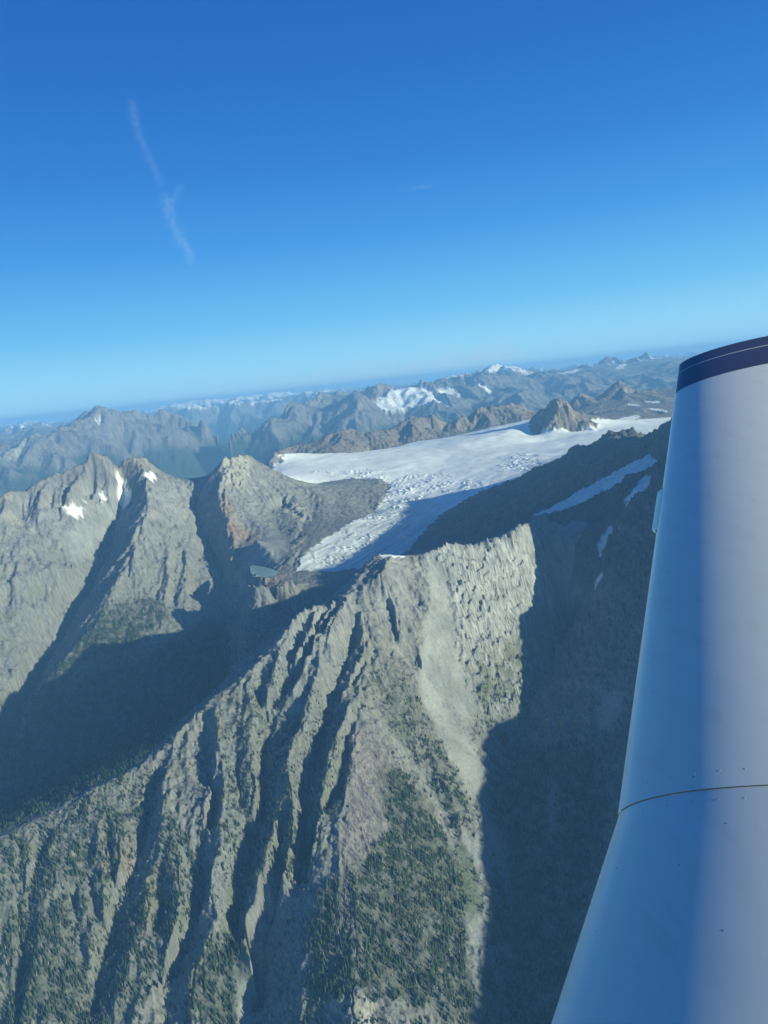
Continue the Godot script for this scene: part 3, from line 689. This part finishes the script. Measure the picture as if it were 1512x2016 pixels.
func commit(called: String, v: PackedVector3Array, n: PackedVector3Array, c: PackedColorArray, idx: PackedInt32Array, m: Material, parent: Node = null, uv: PackedVector2Array = PackedVector2Array()) -> MeshInstance3D:
	var arr := []
	arr.resize(Mesh.ARRAY_MAX)
	arr[Mesh.ARRAY_VERTEX] = v
	arr[Mesh.ARRAY_NORMAL] = n
	if c.size(): arr[Mesh.ARRAY_COLOR] = c
	if uv.size(): arr[Mesh.ARRAY_TEX_UV] = uv
	arr[Mesh.ARRAY_INDEX] = idx
	var am := ArrayMesh.new()
	am.add_surface_from_arrays(Mesh.PRIMITIVE_TRIANGLES, arr)
	am.surface_set_material(0, m)
	var o := MeshInstance3D.new()
	o.name = called
	o.mesh = am
	(parent if parent else self).add_child(o, true)
	return o

func tag(o: Node, label: String, category: String = "", group: String = "", kind: String = "") -> void:
	if label: o.set_meta("label", label)
	if category: o.set_meta("category", category)
	if group: o.set_meta("group", group)
	if kind: o.set_meta("kind", kind)

func ground_material(grain: float, relief_scale: float, tile: float, seed_no: int) -> StandardMaterial3D:
	var m := StandardMaterial3D.new()
	m.vertex_color_use_as_albedo = true
	m.vertex_color_is_srgb = true
	m.roughness = 0.95
	m.metallic_specular = 0.2
	m.uv1_triplanar = true
	m.uv1_world_triplanar = true
	m.uv1_scale = Vector3.ONE / tile
	var n := FastNoiseLite.new()
	n.noise_type = FastNoiseLite.TYPE_SIMPLEX
	n.seed = seed_no
	n.frequency = 0.03
	n.fractal_octaves = 5
	n.fractal_gain = 0.65
	var ramp := Gradient.new()
	ramp.offsets = PackedFloat32Array([0.0, 0.5, 1.0])
	ramp.colors = PackedColorArray([Color(1.0 - grain, 1.0 - grain, 1.0 - grain).linear_to_srgb(), Color.WHITE * 0.94, Color.WHITE])
	var t := NoiseTexture2D.new()
	t.width = 1024; t.height = 1024
	t.seamless = true
	t.noise = n
	t.color_ramp = ramp
	m.albedo_texture = t
	if relief_scale > 0.0:
		var b := NoiseTexture2D.new()
		b.width = 1024; b.height = 1024
		b.seamless = true
		b.noise = n
		b.as_normal_map = true
		b.bump_strength = 8.0
		m.normal_enabled = true
		m.normal_texture = b
		m.normal_scale = relief_scale
	return m

func build_land() -> void:
	var lines := LINES.values()
	land = Land.new(deg_to_rad(-37.0), deg_to_rad(46.0), 472, 1350.0, 60000.0, 840)
	land.solve(lines, [200, 120, 70, 40, 18])
	var rng := RandomNumberGenerator.new()
	rng.seed = 4
	hash_x.resize(16384); hash_y.resize(16384)
	for k in 16384:
		hash_x[k] = rng.randf_range(-0.5, 0.5) + 0.5
		hash_y[k] = rng.randf_range(-0.5, 0.5) + 0.5
	nz = {
		"warp": noise(1, 95.0, 3), "warp_far": noise(2, 1100.0, 3),
		"massif": noise(3, 3600.0, 4, FastNoiseLite.FRACTAL_RIDGED), "crag": noise(5, 75.0, 4, FastNoiseLite.FRACTAL_RIDGED),
		"boulder": noise(6, 30.0, 3, FastNoiseLite.FRACTAL_FBM, FastNoiseLite.TYPE_CELLULAR), "serac": noise(7, 26.0, 3, FastNoiseLite.FRACTAL_RIDGED),
		"edge": noise(8, 60.0, 4), "tone": noise(9, 130.0, 5), "speck": noise(10, 11.0, 2), "big": noise(11, 1300.0, 3),
	}
	mask.ice = land.raster(ICE)
	mask.snow = land.soften(land.raster(SNOW), 1)
	mask.scree = land.soften(land.raster(SCREE), 3)
	mask.red = land.soften(land.raster(RED), 4)
	mask.dead = land.soften(land.raster(DEAD), 6)
	mask.meadow = land.soften(land.raster(MEADOW), 2)
	mask.boulder = land.soften(land.raster(BOULDER), 4)
	mask.cliff = land.soften(land.raster(CLIFF), 2)
	mask.icefall = land.soften(land.raster(ICEFALL), 5)
	mask.forest = land.soften(land.raster(FOREST, 255, PackedByteArray(), 1), 4)
	mask.near = land.raster(NEAR_MOUNTAIN)
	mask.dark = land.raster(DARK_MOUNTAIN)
	var bands := (ROWS + 39) / 40
	var job := WorkerThreadPool.add_group_task(band, bands, 4, true)
	WorkerThreadPool.wait_for_group_task_completion(job)
	for b in bands:
		fine_h.append_array(got[b][0])
		fine_c.append_array(got[b][1])
		fine_k.append_array(got[b][2])
	got.clear()
	# one mesh per piece of land, cut from the sheet cell by cell
	var sn := PackedFloat32Array()
	var cn := PackedFloat32Array()
	for i in COLS:
		sn.append(sin(AZ_FROM + AZ_STEP * i))
		cn.append(-cos(AZ_FROM + AZ_STEP * i))
	var mats := [ground_material(0.45, 0.8, 420.0, 21), ground_material(0.45, 0.8, 420.0, 21), ground_material(0.45, 0.8, 420.0, 21), ground_material(0.10, 0.25, 500.0, 22), ground_material(0.3, 0.8, 2600.0, 23)]
	var names := ["near_mountain", "peaks_terrain", "dark_mountain", "glacier", "mountain_ranges"]
	var labels := ["rocky spur with deep gullies and forested lower slopes in the foreground", "twin grey peaks with snow patches and steep ribs across the left valley", "shadowed dark rock mountain with hanging ice beside the wing", "white glacier with a broad snowfield, icefall and grey tongue", "hazy blue mountain ranges with snowy crests along the horizon"]
	for kind in 5:
		var remap := PackedInt32Array()
		remap.resize(ROWS * COLS)
		remap.fill(-1)
		var v := PackedVector3Array()
		var nn := PackedVector3Array()
		var c := PackedColorArray()
		var idx := PackedInt32Array()
		for j in ROWS - 1:
			for i in COLS - 1:
				var k := j * COLS + i
				if fine_k[k] != kind:
					continue
				for q: int in [k, k + COLS, k + 1, k + 1, k + COLS, k + COLS + 1]:
					var at := remap[q]
					if at < 0:
						at = v.size()
						remap[q] = at
						var qj := q / COLS
						var qi := q - qj * COLS
						var r := ring(qj)
						v.append(Vector3(r * sn[qi], fine_h[q], r * cn[qi]))
						c.append(fine_c[q])
						var jm := maxi(qj - 1, 0)
						var jp := mini(qj + 1, ROWS - 1)
						var im := maxi(qi - 1, 0)
						var ip := mini(qi + 1, COLS - 1)
						var dr := (fine_h[jp * COLS + qi] - fine_h[jm * COLS + qi]) / (ring(jp) - ring(jm))
						var da := (fine_h[qj * COLS + ip] - fine_h[qj * COLS + im]) / (r * AZ_STEP * (ip - im))
						nn.append(Vector3(-dr * sn[qi] + da * cn[qi], 1.0, -dr * cn[qi] - da * sn[qi]).normalized())
					idx.append(at)
		var o := commit(names[kind], v, nn, c, idx, mats[kind])
		tag(o, labels[kind], "", "", "structure")
	# the ridge that runs on to the right, outside the picture, and shades the valley
	side = Land.new(deg_to_rad(10.0), deg_to_rad(93.0), 208, 700.0, 6000.0, 270)
	var first := ceili((deg_to_rad(31.7) - side.az0) / side.daz)
	side.solve(lines, [120, 80, 40, 30])
	var v := PackedVector3Array()
	var nn := PackedVector3Array()
	var c := PackedColorArray()
	var idx := PackedInt32Array()
	for j in side.nr:
		var r := side.r0 * exp(j * side.dl)
		for i in side.na:
			var a := side.az0 + i * side.daz
			var q := Vector3(r * sin(a), 0, -r * cos(a))
			q.y = relief(side, q.x, q.z, 14.0, 0.6, 0.8, 0.0, 0.0)
			v.append(q)
			var t: float = 0.2 * (1.0 + 0.4 * nz.tone.get_noise_2d(q.x, q.z))
			c.append(Color(t, t * 0.97, t * 0.9).linear_to_srgb())
			if i > first and j > 0:
				var k := j * side.na + i
				idx.append_array([k - side.na - 1, k - 1, k - side.na, k - side.na, k - 1, k])
	for k in v.size():
		var i := k % side.na
		var dx := v[k if i == side.na - 1 else k + 1] - v[k if i == 0 else k - 1]
		var dz := v[mini(k + side.na, v.size() - 1)] - v[maxi(k - side.na, 0)]
		nn.append(dx.cross(dz).normalized() * (1.0 if dx.cross(dz).y > 0 else -1.0))
	tag(commit("side_mountain", v, nn, c, idx, mats[2]), "high rock ridge running on beside the wing", "", "", "structure")

func sky_panorama() -> ImageTexture:
	# clear mountain air: colour by height above the horizon
	var el := [-90.0, 0.0, 1.0, 2.5, 5.0, 10.0, 15.0, 20.0, 25.0, 35.0, 60.0, 90.0]
	var cs := [Color8(158, 210, 238), Color8(166, 218, 242), Color8(158, 217, 245), Color8(146, 213, 246), Color8(112, 192, 243), Color8(74, 157, 231), Color8(55, 131, 213), Color8(45, 116, 200), Color8(40, 106, 190), Color8(35, 93, 172), Color8(26, 72, 148), Color8(24, 66, 140)]
	var w := 3072
	var hgt := 1536
	var im := Image.create(w, hgt, false, Image.FORMAT_RGBF)
	for y in hgt:
		var e := 90.0 - (y + 0.5) / hgt * 180.0
		var k := 0
		while k < el.size() - 2 and e > el[k + 1]:
			k += 1
		var t: float = clampf((e - el[k]) / (el[k + 1] - el[k]), 0.0, 1.0)
		var c: Color = cs[k].srgb_to_linear().lerp(cs[k + 1].srgb_to_linear(), t)
		im.fill_rect(Rect2i(0, y, w, 1), Color(c.r, c.g, c.b) * (1.0 / 1.9))
	# thin cirrus: azimuth, elevation in degrees along each streak, its width and how dense it is
	var streaks := [
		[0.30, 0.11, [-13.97, 19.24, -14.04, 18.09, -13.66, 16.76, -13.22, 15.39, -12.86, 14.67]], [0.42, 0.17, [-12.63, 13.51, -12.64, 12.39, -12.27, 11.41, -11.8, 10.4, -11.56, 9.65]], [0.30, 0.10, [-11.67, 14.25, -12.08, 13.79, -12.49, 13.34]],
		[0.05, 0.22, [3.24, 12.89, 4.5, 12.92, 5.76, 12.93]], [0.75, 0.85, [-15.76, -0.42, -8.53, 0.04, -1.03, 0.58, 4.59, 0.72, 10.14, 1.08]],
	]
	var n := noise(31, 0.8, 3)
	for s: Array in streaks:
		var p: Array = s[2]
		for k in range(0, p.size() - 3, 2):
			var a := Vector2(p[k], p[k + 1])
			var b := Vector2(p[k + 2], p[k + 3])
			var pad: float = s[0] * 3.0
			for y in range(int((90.0 - maxf(a.y, b.y) - pad) / 180.0 * hgt), int((90.0 - minf(a.y, b.y) + pad) / 180.0 * hgt) + 1):
				for xx in range(int((minf(a.x, b.x) - pad) / 360.0 * w), int((maxf(a.x, b.x) + pad) / 360.0 * w) + 1):
					var x := posmod(xx, w)
					var q := Vector2((xx + 0.5) / w * 360.0, 90.0 - (y + 0.5) / hgt * 180.0)
					var f := (q - a).dot(b - a) / (b - a).length_squared()
					if f < 0.0 and k > 0 or f >= 1.0 and k < p.size() - 4 or q.y < 0.0:
						continue
					var d := (q - a - (b - a) * clampf(f, 0.0, 1.0)).length() / (float(s[0]) * (0.8 + 0.5 * n.get_noise_2d(q.x * 0.6, q.y * 0.6)))
					var amount := exp(-d * d) * float(s[1]) * clampf(0.75 + n.get_noise_2d(q.x * 2.0, q.y * 2.0), 0.1, 1.2)
					var under := im.get_pixel(x, y)
					im.set_pixel(x, y, under.lerp(Color(0.44, 0.66, 0.82) * (1.0 / 1.9), amount))
	return ImageTexture.create_from_image(im)

func _ready() -> void:
	# camera
	var cam := Camera3D.new()
	cam.name = "camera"
	var pitch := deg_to_rad(-9.55)
	var roll := deg_to_rad(6.05)
	var fwd := Vector3(0, sin(pitch), -cos(pitch))
	var up0 := Vector3.RIGHT.cross(fwd)
	var right := Vector3.RIGHT * cos(roll) - up0 * sin(roll)
	var up := Vector3.RIGHT * sin(roll) + up0 * cos(roll)
	cam.transform = Transform3D(Basis(right, up, -fwd), Vector3.ZERO)
	cam.fov = 67.31
	cam.near = 0.05
	cam.far = 150000.0
	add_child(cam)
	# sky and haze
	var we := WorldEnvironment.new()
	we.name = "environment"
	var env := Environment.new()
	env.background_mode = Environment.BG_SKY
	var sky := Sky.new()
	var sm := PanoramaSkyMaterial.new()
	sm.panorama = sky_panorama()
	sky.sky_material = sm
	env.sky = sky
	env.tonemap_mode = Environment.TONE_MAPPER_LINEAR
	env.tonemap_exposure = 1.9
	env.fog_enabled = true
	env.fog_density = 0.000039
	env.fog_light_color = Color(0.54, 0.775, 1.0)
	env.sdfgi_enabled = true
	env.ssao_enabled = true
	env.ssil_enabled = true
	we.environment = env
	add_child(we)
	# low sun, behind and to the right
	var sun := DirectionalLight3D.new()
	sun.name = "sun"
	var e := deg_to_rad(16.3)
	sun.look_at_from_position(Vector3.ZERO, -Vector3(0.848 * cos(e), sin(e), 0.53 * cos(e)))
	sun.light_energy = 1.6
	sun.light_angular_distance = 0.53
	sun.light_color = Color(0.96, 0.975, 0.855)
	sun.shadow_enabled = true
	add_child(sun)
	build_land()
	build_lake()
	build_trees()
	build_wing()

# ---------------------------------------------------------------- conifers
func plain(c: Color, rough: float = 0.9) -> StandardMaterial3D:
	var m := StandardMaterial3D.new()
	m.albedo_color = c.linear_to_srgb()
	m.roughness = rough
	m.metallic_specular = 0.25
	return m

func crown_mesh(tiers: int, sides: int, wide: float, seed_no: int) -> ArrayMesh:
	# a narrow fir of ragged whorls, one metre tall
	var rng := RandomNumberGenerator.new()
	rng.seed = seed_no
	var st := SurfaceTool.new()
	st.begin(Mesh.PRIMITIVE_TRIANGLES)
	for t in tiers:
		var f := float(t) / tiers
		var low := lerpf(0.10, 0.80, f)
		var top := minf(1.0, low + lerpf(0.36, 0.22, f))
		var rad := wide * pow(1.0 - f * 0.86, 1.1) * rng.randf_range(0.85, 1.12)
		var lean := Vector3(rng.randf_range(-0.01, 0.01), 0, rng.randf_range(-0.01, 0.01))
		var turn := rng.randf() * TAU
		var ringed := PackedVector3Array()
		for q in sides:
			var a := turn + TAU * q / sides
			var k := rad * (rng.randf_range(0.92, 1.15) if q % 2 == 0 else rng.randf_range(0.5, 0.72))
			ringed.append(Vector3(cos(a) * k, low + (0.0 if q % 2 == 0 else 0.045), sin(a) * k))
		for q in sides:
			st.add_vertex(Vector3(0, top, 0) + lean)
			st.add_vertex(ringed[q])
			st.add_vertex(ringed[(q + 1) % sides])
	st.generate_normals()
	return st.commit()

func trunk_mesh() -> ArrayMesh:
	var c := CylinderMesh.new()
	c.height = 0.9
	c.bottom_radius = 0.017
	c.top_radius = 0.004
	c.radial_segments = 6
	c.rings = 1
	var st := SurfaceTool.new()
	st.begin(Mesh.PRIMITIVE_TRIANGLES)
	st.append_from(c, 0, Transform3D(Basis(), Vector3(0, 0.40, 0)))
	return st.commit()

func floor_at(x: float, z: float) -> float:
	var fi := clampf((atan2(x, -z) - AZ_FROM) / AZ_STEP, 0.0, COLS - 1.01)
	var fj := clampf(ring_row(sqrt(x * x + z * z)), 0.0, ROWS - 1.01)
	var i := int(fi)
	var j := int(fj)
	fi -= i
	fj -= j
	var k := j * COLS + i
	return lerpf(lerpf(fine_h[k], fine_h[k + 1], fi), lerpf(fine_h[k + COLS], fine_h[k + COLS + 1], fi), fj)

func stand(called: String, mesh: Mesh, m: Material, where: Array, tints: PackedColorArray, label: String) -> void:
	var mm := MultiMesh.new()
	mm.transform_format = MultiMesh.TRANSFORM_3D
	mm.use_colors = true
	mm.mesh = mesh
	mm.instance_count = where.size()
	for k in where.size():
		mm.set_instance_transform(k, where[k])
		mm.set_instance_color(k, tints[k])
	var o := MultiMeshInstance3D.new()
	o.name = called
	o.multimesh = mm
	o.material_override = m
	add_child(o)
	tag(o, label, "", "", "stuff")

func build_lake() -> void:
	# a small milky lake below the ice
	var ring_pts := PackedVector2Array()
	var p: Array = LAKE[0]
	for k in range(0, p.size(), 2):
		ring_pts.append(Vector2(p[k], p[k + 1]))
	var mid := Vector2.ZERO
	for q in ring_pts: mid += q / ring_pts.size()
	var v := PackedVector3Array([Vector3(mid.x, -1094.0, mid.y)])
	var n := PackedVector3Array([Vector3.UP])
	var idx := PackedInt32Array()
	for k in 40:
		var a := TAU * k / 40.0
		var reach := 0.0
		while reach < 400.0 and Geometry2D.is_point_in_polygon(mid + Vector2(cos(a), sin(a)) * reach, ring_pts):
			reach += 3.0
		var q := mid + Vector2(cos(a), sin(a)) * (reach + 12.0)
		v.append(Vector3(q.x, -1094.0, q.y))
		n.append(Vector3.UP)
		idx.append_array([0, 1 + k, 1 + (k + 1) % 40])
	var m := plain(Color(0.17, 0.27, 0.27), 0.15)
	tag(commit("lake", v, n, PackedColorArray(), idx, m), "small grey-green lake below the glacier's tongue", "", "", "structure")

func build_trees() -> void:
	var rng := RandomNumberGenerator.new()
	rng.seed = 77
	var green := plain(Color(1, 1, 1))
	green.vertex_color_use_as_albedo = true
	var bark := plain(Color(0.09, 0.07, 0.055))
	var crowns := [crown_mesh(5, 10, 0.135, 1), crown_mesh(6, 10, 0.11, 2), crown_mesh(4, 10, 0.165, 3)]
	var where := [[], [], []]
	var tints := [PackedColorArray(), PackedColorArray(), PackedColorArray()]
	var snags := []
	var snag_tints := PackedColorArray()
	var cam: Camera3D = get_node("camera")
	var eye := cam.transform.affine_inverse()
	var close := []
	var m_forest: PackedByteArray = mask.forest
	var m_dead: PackedByteArray = mask.dead
	var m_near: PackedByteArray = mask.near
	var m_scree: PackedByteArray = mask.scree
	var clump: FastNoiseLite = nz.tone
	for n in 400000:
		var a := rng.randf_range(-0.62, 0.34)
		var r := sqrt(lerpf(1560.0 * 1560.0, 5300.0 * 5300.0, rng.randf()))
		var x := r * sin(a)
		var z := -r * cos(a)
		var ci := land.col(x, z)
		var cj := land.row(x, z)
		var wood := look(m_forest, ci, cj)
		var near := look(m_near, ci, cj)
		var dead := look(m_dead, ci, cj)
		var dice := rng.randf()
		var y := floor_at(x, z)
		var c := clump.get_noise_2d(x * 2.2, z * 2.2)
		var chance := wood * clampf(0.95 + c * 2.6, 0.06, 1.5)
		if near > 0.5 and y < -1000.0:
			chance = maxf(chance, 0.05 * smooth(-980.0, -1250.0, y))
		chance *= 1.0 - look(m_scree, ci, cj)
		var is_snag := dice < dead * 0.8 or (near > 0.5 and dice > 1.0 - 0.10 * wood)
		if not is_snag and dice > chance:
			continue
		var tall := (12.0 + 20.0 * pow(rng.randf(), 1.4)) * (0.85 + 0.4 * c) * (1.0 - 0.4 * smooth(-1500.0, -1100.0, y))
		var width := tall * rng.randf_range(0.85, 1.25)
		if is_snag:
			tall *= 0.85
			width *= 0.85
		var t := Transform3D(Basis(Vector3.UP, rng.randf() * TAU).scaled(Vector3(width, tall, width)), Vector3(x, y - 0.6, z))
		if is_snag:
			snags.append(t)
			var g := rng.randf_range(0.10, 0.36)
			snag_tints.append(Color(g, g * 0.95, g * 0.92))
			continue
		var g := rng.randf_range(0.7, 1.35)
		var tint := Color(0.036 * g * rng.randf_range(0.8, 1.55), 0.062 * g, 0.036 * g * rng.randf_range(0.7, 1.2))
		var kind := rng.randi() % 3
		if r < 2450.0:
			var q := eye * t.origin
			var px := 756.0 + 1514.0 * q.x / -q.z
			var py := 1008.0 - 1514.0 * q.y / -q.z
			if px > 5.0 and px < 920.0 and py < 2010.0:
				close.append([tall / -q.z, t, kind, tint])
				continue
		where[kind].append(t)
		tints[kind].append(tint)
	close.sort_custom(func(p, q): return p[0] > q[0])
	var tones := []
	for k in 6:
		var g: float = [0.75, 0.9, 1.0, 1.1, 1.25, 1.35][k]
		tones.append(plain(Color(0.038 * g, 0.062 * g, 0.034 * g)))
	var trunk := trunk_mesh()
	for k in close.size():
		if k >= 300:
			where[close[k][2]].append(close[k][1])
			tints[close[k][2]].append(close[k][3])
			continue
		var o := Node3D.new()
		o.name = "conifer_tree" if k == 0 else "conifer_tree_%03d" % k
		o.transform = close[k][1]
		add_child(o)
		var cr := MeshInstance3D.new()
		cr.name = "crown"
		cr.mesh = crowns[close[k][2]]
		cr.material_override = tones[clampi(int((close[k][3].g / 0.062 - 0.7) / 0.65 * 6.0), 0, 5)]
		o.add_child(cr)
		var tr := MeshInstance3D.new()
		tr.name = "trunk"
		tr.mesh = trunk
		tr.material_override = bark
		o.add_child(tr)
		tag(o, "tall dark green conifer among the nearest on the lower spur", "tree", "nearest conifers on the spur")
	var names := ["spruce_forest", "fir_forest", "larch_forest"]
	for k in 3:
		stand(names[k], crowns[k], green, where[k], tints[k], ["dark green conifer forest covering the lower slopes", "narrow conifers scattered over the slopes", "broader conifers scattered over the slopes"][k])
	stand("dead_forest", crown_mesh(3, 6, 0.07, 9), green, snags, snag_tints, "grey leafless dead trees on the middle of the spur")

# ---------------------------------------------------------------- the aircraft's wing
const WING_KINK := Vector3(0.443, -1.003, -1.558)
const WING_TIP := Vector3(1.809, -0.093, -4.554)
const WING_ROOT := Vector3(0.055, -1.13, -0.90)

func wing_axes() -> Basis:
	# x: from the leading edge back, y: up from the wing, z: out along the span
	var span := (WING_TIP - WING_KINK).normalized()
	var back := Vector3(-span.z, 0, span.x).normalized()
	var up := span.cross(back).normalized()
	if up.y < 0.0: up = -up
	var tilt := deg_to_rad(5.0)
	back = (back * cos(tilt) + up * sin(tilt)).normalized()
	up = span.cross(back).normalized()
	if up.y < 0.0: up = -up
	return Basis(back, up, span)

func wing_point(t: float, x: float, side_sign: float) -> Vector3:
	# t: 0 at the kink, 1 at the tip, below 0 inboard; x: metres behind the leading edge
	var axes := wing_axes()
	var chord_dir := axes.x
	var normal := axes.y
	var edge := WING_KINK.lerp(WING_TIP, t) if t >= 0.0 else WING_KINK.lerp(WING_ROOT, -t)
	var chord := 1.65 - 0.25 * maxf(t, 0.0)
	if t < 0.0:
		chord = 1.65 - 0.45 * t
	var u := clampf(x / chord, 0.0, 1.0)
	var thick := lerpf(0.13, 0.085, clampf(t, 0.0, 1.0))
	var half := chord * thick * 5.0 * (0.2969 * sqrt(u) - 0.126 * u - 0.3516 * u * u + 0.2843 * u * u * u - 0.1015 * u * u * u * u)
	var camber := 0.02 * chord * 4.0 * u * (1.0 - u)
	return edge + chord_dir * x + normal * (camber + half * side_sign)

func wing_skin(called: String, t0: float, t1: float, steps: int, lift: float, m: Material, parent: Node3D, x_from: float = 0.0, x_to: float = 1.6, both: bool = true) -> MeshInstance3D:
	var v := PackedVector3Array()
	var n := PackedVector3Array()
	var idx := PackedInt32Array()
	var around := PackedVector2Array()
	var rows := 56
	if both:
		for q in rows:
			around.append(Vector2(1.5 * pow(1.0 - float(q) / rows, 2.0), -1.0))
	for q in rows + 1:
		around.append(Vector2(lerpf(x_from, x_to, pow(float(q) / rows, 2.0)), 1.0))
	for j in steps + 1:
		var t := lerpf(t0, t1, float(j) / steps)
		for a in around:
			v.append(wing_point(t, a.x, a.y))
	var w := around.size()
	# one sense of turning for the whole skin
	var mid := (w - 1 if not both else w - 8)
	var ref := (v[mid] - v[mid - 1]).cross(v[w + mid] - v[mid])
	n.resize(v.size())
	for j in steps + 1:
		for i in w:
			var k := j * w + i
			var dx := v[k if i == w - 1 else k + 1] - v[k if i == 0 else k - 1]
			var dt := v[k if j == steps else k + w] - v[k if j == 0 else k - w]
			var nn := dx.cross(dt).normalized() * (1.0 if ref.y > 0.0 else -1.0)
			n[k] = nn
	for k in v.size():
		v[k] += n[k] * lift
	for j in steps:
		for i in w - 1:
			var k := j * w + i
			if ref.y > 0.0:
				idx.append_array([k, k + w, k + 1, k + 1, k + w, k + w + 1])
			else:
				idx.append_array([k, k + 1, k + w, k + 1, k + w + 1, k + w])
	return commit(called, v, n, PackedColorArray(), idx, m, parent)

func build_wing() -> void:
	var wing := Node3D.new()
	wing.name = "aircraft_wing"
	add_child(wing)
	tag(wing, "glossy off-white aircraft wing with a dark striped tip", "aircraft wing")
	var paint := plain(Color(0.80, 0.78, 0.68), 0.42)
	paint.metallic_specular = 0.35
	paint.clearcoat_enabled = true
	paint.clearcoat = 0.4
	paint.clearcoat_roughness = 0.12
	var film := FastNoiseLite.new()
	film.seed = 44
	film.frequency = 0.012
	film.fractal_octaves = 5
	film.fractal_gain = 0.6
	var ramp := Gradient.new()
	ramp.offsets = PackedFloat32Array([0.0, 0.35, 1.0])
	ramp.colors = PackedColorArray([Color(0.93, 0.925, 0.91), Color(0.985, 0.985, 0.98), Color.WHITE])
	var grime := NoiseTexture2D.new()
	grime.width = 1024
	grime.height = 1024
	grime.seamless = true
	grime.noise = film
	grime.color_ramp = ramp
	paint.albedo_texture = grime
	paint.uv1_triplanar = true
	paint.uv1_scale = Vector3(0.9, 0.9, 0.3)
	var ripple := NoiseTexture2D.new()
	ripple.width = 512
	ripple.height = 512
	ripple.seamless = true
	var soft_wave := FastNoiseLite.new()
	soft_wave.seed = 45
	soft_wave.frequency = 0.01
	soft_wave.fractal_octaves = 2
	ripple.noise = soft_wave
	ripple.as_normal_map = true
	ripple.bump_strength = 3.0
	paint.normal_enabled = true
	paint.normal_texture = ripple
	paint.normal_scale = 0.06
	var navy := plain(Color(0.055, 0.048, 0.07), 0.35)
	navy.metallic_specular = 0.5
	var silver := plain(Color(0.55, 0.55, 0.56), 0.35)
	wing_skin("outer_panel", 0.0, 1.0, 30, 0.0, paint, wing)
	wing_skin("inboard_panel", 0.0, -1.0, 16, -0.0025, paint, wing)
	wing_skin("tip_stripe", 0.845, 0.943, 4, 0.0008, navy, wing, 0.004, 1.35, false)
	wing_skin("pinstripe", 0.9425, 0.9465, 2, 0.0012, silver, wing, 0.004, 1.35, false)
	wing_skin("tip_stripe", 0.946, 1.0005, 4, 0.0008, navy, wing, 0.004, 1.35, false)
	# stall strip: a slim wedge on the leading edge
	var ax := wing_axes()
	var st := SurfaceTool.new()
	st.begin(Mesh.PRIMITIVE_TRIANGLES)
	var ends := []
	for q in [[0.398, 0.3], [0.402, 1.0], [0.492, 1.0], [0.497, 0.3]]:
		var at := wing_point(q[0], 0.0, 1.0)
		var f: float = q[1]
		ends.append([at + ax.x * 0.012 + ax.y * 0.020, at - ax.x * 0.016 * f + ax.y * 0.008 * f, at - ax.x * 0.016 * f - ax.y * 0.006 * f, at + ax.x * 0.012 - ax.y * 0.020])
	for e in 3:
		for q in 3:
			var p00: Vector3 = ends[e][q]
			var p01: Vector3 = ends[e][q + 1]
			var p10: Vector3 = ends[e + 1][q]
			var p11: Vector3 = ends[e + 1][q + 1]
			for p: Vector3 in [p00, p10, p01, p01, p10, p11]:
				st.add_vertex(p)
	st.generate_normals()
	var strip := MeshInstance3D.new()
	strip.name = "stall_strip"
	strip.mesh = st.commit()
	strip.material_override = paint
	wing.add_child(strip)
	# screw heads beside the panel joint and squashed insects on the paint
	var rng := RandomNumberGenerator.new()
	rng.seed = 12
	var disc := CylinderMesh.new()
	disc.top_radius = 0.0022
	disc.bottom_radius = 0.0026
	disc.height = 0.0002
	disc.radial_segments = 10
	disc.rings = 0
	var dull := plain(Color(0.58, 0.57, 0.52), 0.4)
	var brown := plain(Color(0.22, 0.2, 0.17), 0.8)
	for k in 26:
		var screw := k < 14
		var t := 0.014 if k % 2 == 0 else -0.045
		var x := 0.07 + 0.05 * (k / 2)
		if not screw:
			t = rng.randf_range(-0.6, 0.75)
			x = rng.randf_range(0.03, 0.35)
		var at := wing_point(t, x, 1.0)
		var nn := (wing_point(t, x + 0.01, 1.0) - at).cross(wing_point(t + 0.01, x, 1.0) - at).normalized()
		if nn.y < 0.0: nn = -nn
		var o := MeshInstance3D.new()
		o.name = "screw" if screw else "insect_mark"
		o.mesh = disc
		o.material_override = dull if screw else brown
		var b := Basis(Quaternion(Vector3.UP, nn))
		if not screw:
			b = b * Basis(Vector3.UP, rng.randf() * TAU) * Basis.from_scale(Vector3(rng.randf_range(0.3, 0.6), 0.5, rng.randf_range(0.5, 1.1)))
		o.transform = Transform3D(b, at + nn * (0.00012 if t >= 0.0 else -0.00238))
		wing.add_child(o, true)
